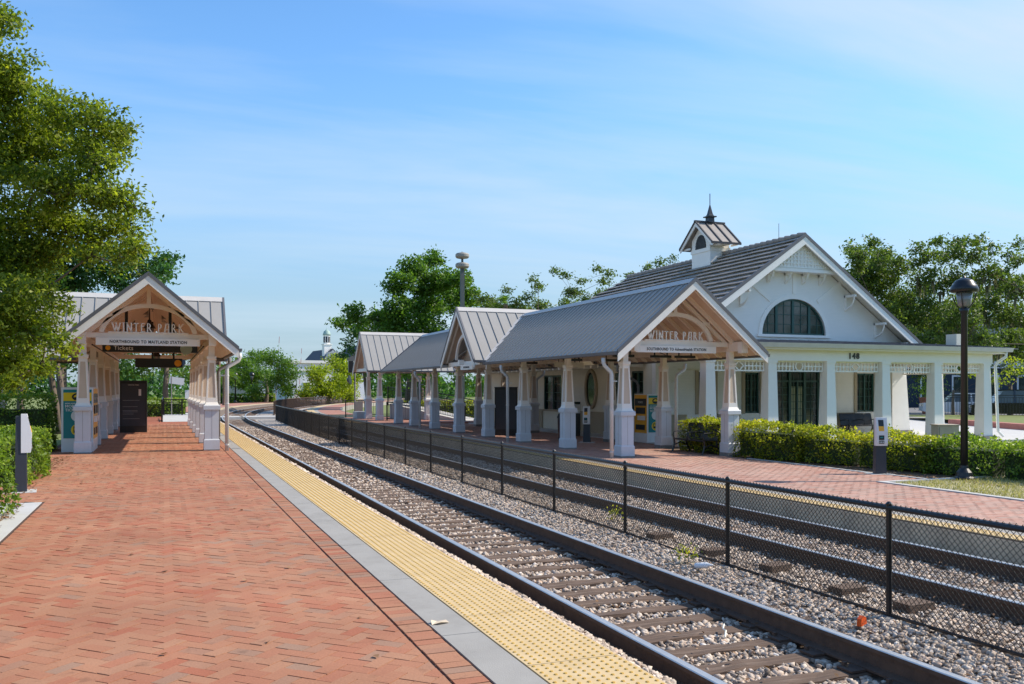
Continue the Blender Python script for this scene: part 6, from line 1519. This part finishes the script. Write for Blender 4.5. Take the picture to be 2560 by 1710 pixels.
# rail signal by the far shelter
t = thing('railway_signal', 'black railway signal head with round visor left of the far gabled shelter', 'signal', (11.35, 56, -.3)); MB().tube([(0, 0, 0), (0, 0, 3.9)], .05, 8).build('mast', M['footing'], t)
MB().bx(-.42, -.1, 3.0, -.12, .12, 3.75).build('signal_box', M['black'], t); MB().lathe([(.02, 0), (.12, .04), (.26, .2), (.3, .2), (.3, .23), (.02, .23)], 16).build('visor', M['black'], t, (-.55, -.1, 2.5)).rotation_euler = (R(80), 0, R(60))
MB().bx(.0, -.05, 0, .5, .3, 1.15).build('equipment_box', M['footing'], t)
# level crossing gates
def crossing(label, x, y, armh, s=1.0):
    t = thing('crossing_signal', label, 'crossing signal', (x, y, -.3), 0, 'level crossing signals in the distance')
    MB().tube([(0, 0, 0), (0, 0, 4.4*s)], .09, 8).build('mast', M['chrome'], t); MB().bx(-.35, -.3, 0, .35, .3, 1.3).build('gate_box', M['gutter'], t)
    b = MB(); b.bar((-.55-.4, -.1, 3.5), (-.25+.0, -.1, 4.4), .16, .03).bar((-.25, -.1, 3.5), (-.95, -.1, 4.4), .16, .03); b.build('crossbuck', M['bwhite'], t)
    for dx in (-.95, -.3): MB().lathe([(.02, 0), (.24, 0), (.24, .05), (.02, .05)], 12).build('flasher', M['black'], t, (dx, -.1, 2.3)).rotation_euler = (R(90), 0, 0)
    MB().bx(-1.1, -.06, 2.25, 0, .0, 2.33).build('crossarm', M['black'], t)
    n = 9; A = Vector((.35, 0, 1.2)); B_ = Vector((.35+.05*armh, 0, armh))
    for i in range(n):
        MB().bar(tuple(A.lerp(B_, i/n)), tuple(A.lerp(B_, (i+1)/n)), .10*(1-.5*i/n), .05).build('gate_arm', M['bwhite'] if i % 2 else M['red'], t)
    return t
crossing('level crossing signal with crossbuck and raised red-white gate, left of the pair', 13.6, 121.3, 9.0)
crossing('farther level crossing signal with raised gate before the white hall', 17.9, 130.4, 7.9)
# far buildings
t = thing('far_hall', 'long white flat-roofed hall with cornice in the distance', 'building', (26, 146, -.4), R(4))
MB().bx(-7.5, 0, 0, 6, 12, 6.4).build('wall', M['farwhite'], t); MB().bx(-7.8, -.3, 6.3, 6.2, 12, 6.75).bx(-7.7, -.15, 5.0, 6.1, 0, 5.3).build('cornice', M['bwhite'], t); MB().bx(-.2, 2, 6.75, 2.3, 4, 8.3).build('roof_unit', M['fargrey'], t)
for x in (-5, -2, 1): 
    f = MB().bx(x, -.06, 1.2, x+1.2, .02, 3.2).build('window', M['bwhite'], t); MB().bx(x+.08, -.09, 1.28, x+1.12, -.05, 3.12).build('pane', M['glass'], f)
t = thing('church', 'white church with dark roof and green-domed cupola on the horizon', 'church', (28.6, 161, -.4), R(8))
MB().bx(-2.2, 0, 0, 2.2, 12, 6.8).prism([(-2.3, 6.8), (0, 9.3), (2.3, 6.8)], 0, 12).build('wall', M['farwhite'], t)
for s in (-1, 1): MB().prism([(0, 9.45), (s*2.6, 6.55), (s*2.6, 6.4), (0, 9.28)], -.15, 12.2).build('roof', M['darkroof'], t)
MB().bx(2.2, 3, 0, 7.5, 12, 5.5).prism([(2.0, 5.4), (7, 10.5), (12, 5.4)], 4, 12).build('side_wing', M['darkroof'], t)
MB().fr(-.5, 2, 8.0, 10.2, 1.35, 1.35).fr(-.5, 2, 10.2, 10.35, 1.6, 1.6).lathe([(.62, 10.35), (.62, 12.0)], 8, -.5, 2).build('belfry', M['bwhite'], t)
for k_ in range(8):
    a_ = k_*PI/4+PI/8; MB().bx(-.16, -.02, 0, .16, .02, 1.1).build('louver', M['louver'], t, (-.5+.60*math.cos(a_), 2+.60*math.sin(a_), 10.6), a_+PI/2)
MB().lathe([(.75, 11.95), (.72, 12.2), (.55, 12.65), (.2, 12.95), (.05, 13.05), (.03, 13.4)], 12, -.5, 2).build('dome', M['copper'], t, smooth=True)
t = thing('equipment_shed', 'small grey-green gabled shed beside the far lamps', 'shed', (9.8, 127, -.4), R(-5)); MB().bx(-1.8, 0, 0, 1.2, 3, 2.1).prism([(-1.9, 2.1), (-.3, 2.7), (1.3, 2.1)], 0, 3).build('wall', M['fargrey'], t); MB().bx(1.2, 0, 0, 1.6, 2.9, 2.2).build('side_panel', M['bwhite'], t); MB().bx(-.6, -.05, .4, .3, 0, 1.1).build('notice', M['bwhite'], t)
t = thing('far_house', 'pale low building partly hidden behind the distant palm', 'building', (13.5, 160, -.4)); MB().bx(-2.5, 0, 0, 3.5, 8, 3.6).build('wall', M['farwhite'], t); MB().bx(-2.7, -.2, 3.6, 3.7, 8, 3.9).build('roof', M['fargrey'], t); MB().bx(.6, -.05, 1.2, 1.9, 0, 2.6).build('window', M['glass'], t)
t = thing('blue_building', 'dark blue shop building with white-framed windows across the street', 'building', (84, 62, -.4), R(-40))
MB().bx(-26, 0, 0, 14, 10, 4.2).build('wall', M['blue'], t); MB().bx(-26.2, -.3, 4.2, 14.2, 10, 4.9).build('fascia', M['farwhite'], t)
for i in range(13):
    f = MB().bx(-25+i*3, -.12, .5, -23.6+i*3, 0, 3.5).build('window', M['farwhite'], t); MB().bx(-24.85+i*3, -.16, .65, -23.75+i*3, -.1, 3.35).build('pane', M['glass'], f)
t = thing('apartment_block', 'pale multi-storey block half hidden behind the live oaks', 'building', (98, 84, -.4), R(-40)); MB().bx(-9, 0, 0, 14, 12, 11.2).build('wall', M['fargrey'], t); MB().bx(-9.4, -.5, 11.2, 14.4, 12.2, 11.7).build('roof', M['bwhite'], t)
for i in range(6):
    for k_ in range(3): MB().bx(-8+i*3.6, -.08, 1.2+k_*3.1, -6.4+i*3.6, 0, 2.9+k_*3.1).build('window', M['glass'], t)

# street side: kerb wall, fence, cars
w1 = Vector((38.9, 35.1, 0)); w2 = Vector((35.6, 27.0, 0))
MB().add([(38.9, 35.1, -.3), (35.0, 25.0, -.3), (35.5, 24.8, -.3), (39.4, 34.9, -.3), (38.9, 35.1, .05), (35.0, 25.0, .05), (35.5, 24.8, .05), (39.4, 34.9, .05)], [(0, 1, 5, 4), (4, 5, 6, 7), (2, 3, 7, 6), (0, 4, 7, 3), (1, 2, 6, 5)]).build('retaining_kerb', M['redkerb'], kind='structure')
MB().add([(39.2, 35, 0), (35.3, 24.9, 0), (58, 18, 0), (62, 33, 0), (44, 44.1, 0)], [(0, 1, 2, 3, 4)]).build('raised_verge', M['lawnbase'], kind='structure')
railing('street_fence', 'black picket fence along the street behind the porch end', [(44.0, 41.0), (46.3, 39.2), (48.6, 37.4), (50.9, 35.6), (53.2, 33.8)], -.02, 1.3, .16)
b = MB(); b.add([(0, -13, 0), (60, -13, 0), (60, 13, 0), (-20, 13, 0), (-20, -6, 0)], [(0, 1, 2, 3, 4)]); b.build('street', M['asphalt'], None, (48, 54, -.22), R(-38), kind='structure')
def car(label, x, y, z, rz, body, L=4.7, Wd=1.85, H=1.75, suv=True, group='cars parked beyond the street fence'):
    t = thing('parked_car', label, 'car', (x, y, z), rz, group); h = L/2
    b = MB(); b.prism([(-h, .35), (-h+.05, .85), (-h+.9, .98), (h-.2, 1.0), (h, .8), (h, .35), (h-.3, .28), (-h+.3, .28)], -Wd/2, Wd/2); b.build('body', body, t)
    rf = -h+1.3 if suv else -h+1.4; re = h-.35 if suv else h-1.1
    V = [(rf, -Wd/2+.05, .97), (re+.3, -Wd/2+.05, .99), (re+.3, Wd/2-.05, .99), (rf, Wd/2-.05, .97), (rf+.65, -Wd/2+.22, H-.05), (re, -Wd/2+.22, H-.03), (re, Wd/2-.22, H-.03), (rf+.65, Wd/2-.22, H-.05)]
    MB().add(V, [(0, 1, 5, 4), (1, 2, 6, 5), (2, 3, 7, 6), (3, 0, 4, 7), (4, 5, 6, 7)]).build('window_band', M['carglass'], t)
    MB().bx(rf+.6, -Wd/2+.2, H-.06, re+.05, Wd/2-.2, H).build('roof', body, t)
    b = MB()
    for xx in ((rf+re)/2-.35, (rf+re)/2+.75): b.bar((xx, -Wd/2+.03, .95), (xx, -Wd/2+.21, H-.03), .09, .03)
    b.build('pillar', body, t)
    for xx in (-h+.85, h-.9):
        for s in (-1, 1):
            wv = MB().lathe([(.15, 0), (.34, .0), (.36, .03), (.36, .19), (.34, .22), (.15, .22)], 18).build('tyre', M['tyre'], t, (xx, s*(Wd/2-.1)+.11, .36)); wv.rotation_euler = (R(90), 0, 0)
            rm = MB().lathe([(.02, .02), (.22, .0), (.22, .18), (.02, .18)], 12).build('rim', M['chrome'], wv, (0, 0, .02))
    for s in (-1, 1): MB().bx(-h-.02, s*.62-.14, .68, -h+.1, s*.62+.14, .82).build('headlight', M['chrome'], t); MB().bx(h-.06, s*.68-.1, .7, h+.02, s*.68+.1, .9).build('tail_light', M['red'], t)
    return t
car('black sport utility car parked beyond the fence right of the porch downspout', 51.2, 41.4, -.22, R(-38), M['carblack'], 4.9, 1.9, 1.85)
car('second black off-road car at the edge of the picture behind the fence', 55.6, 38.0, -.22, R(-38), M['carblack'], 4.4, 1.85, 1.9)
car('white car parked behind the lamp post beyond the fence', 51.6, 46.0, -.22, R(-38), M['carwhite'], 4.4, 1.8, 1.6, False)
car('dark blue car seen between two porch columns across the lawn', 49.0, 57.0, -.22, R(-38), M['blue'], 4.5, 1.8, 1.5, False)
car('silver car parked across the street behind the black cars', 60.5, 44.0, -.22, R(-38), M['cargrey'], 4.6, 1.8, 1.6)
for i, (x, y) in enumerate(((49.2, 51.5), (53.8, 50.3))):
    t = thing('planter', ['large terracotta planter seen between the porch pier and column', 'large terracotta planter behind the lamp post near the white car'][i], 'planter', (x, y, -.22), 0, 'terracotta planters along the street'); MB().lathe([(.45, 0), (.7, 1.2), (.75, 1.25), (.6, 1.25)], 14).build('pot', M['terracotta'], t)
    rr2 = np.random.default_rng(i); leaves('foliage', rr2.normal(0, 1, (900, 3))*[.6, .6, .55]+[0, 0, 2.0], .16, M['leafG'], rr2.uniform(0, 1, 900), t, seed=i)
t = thing('information_sign', 'black sign post with small white panel among the shelter columns', 'sign', (14.1, 50.8, -.2)); MB().tube([(0, 0, 0), (0, 0, 2.7)], .05, 8).build('post', M['black'], t); MB().bx(-.17, -.06, 2.3, .17, 0, 2.65).build('panel', M['plastic'], t)
t = thing('track_sign', 'small tilted white sign on a post beyond the northbound shelter', 'sign', (.4, 54, 0)); MB().tube([(0, 0, 0), (0, 0, 2.4)], .03, 8).build('post', M['footing'], t); MB().bx(-.42, -.02, 1.95, .38, .02, 2.35).build('panel', M['plastic'], t).rotation_euler = (0, R(8), 0)
t = thing('warning_horns', 'grey mast with loudspeaker horns past the end of the northbound shelter', 'mast', (1.7, 55, 0)); MB().tube([(0, 0, 0), (0, 0, 3.6)], .07, 8).build('mast', M['gutter'], t)
for s, z in ((-1, 3.1), (1, 3.0)): MB().lathe([(.05, 0), (.12, .1), (.32, .3), (.34, .3), (.34, .32)], 16).build('horn', M['navy'], t, (s*.75, -.1, z)).rotation_euler = (R(70), 0, R(20*s))
MB().bx(-.7, -.03, 3.05, .7, .03, 3.12).build('crossbar', M['gutter'], t); MB().bx(-.55, -.2, 1.1, .3, .2, 1.6).build('equipment_box', M['plastic'], t)
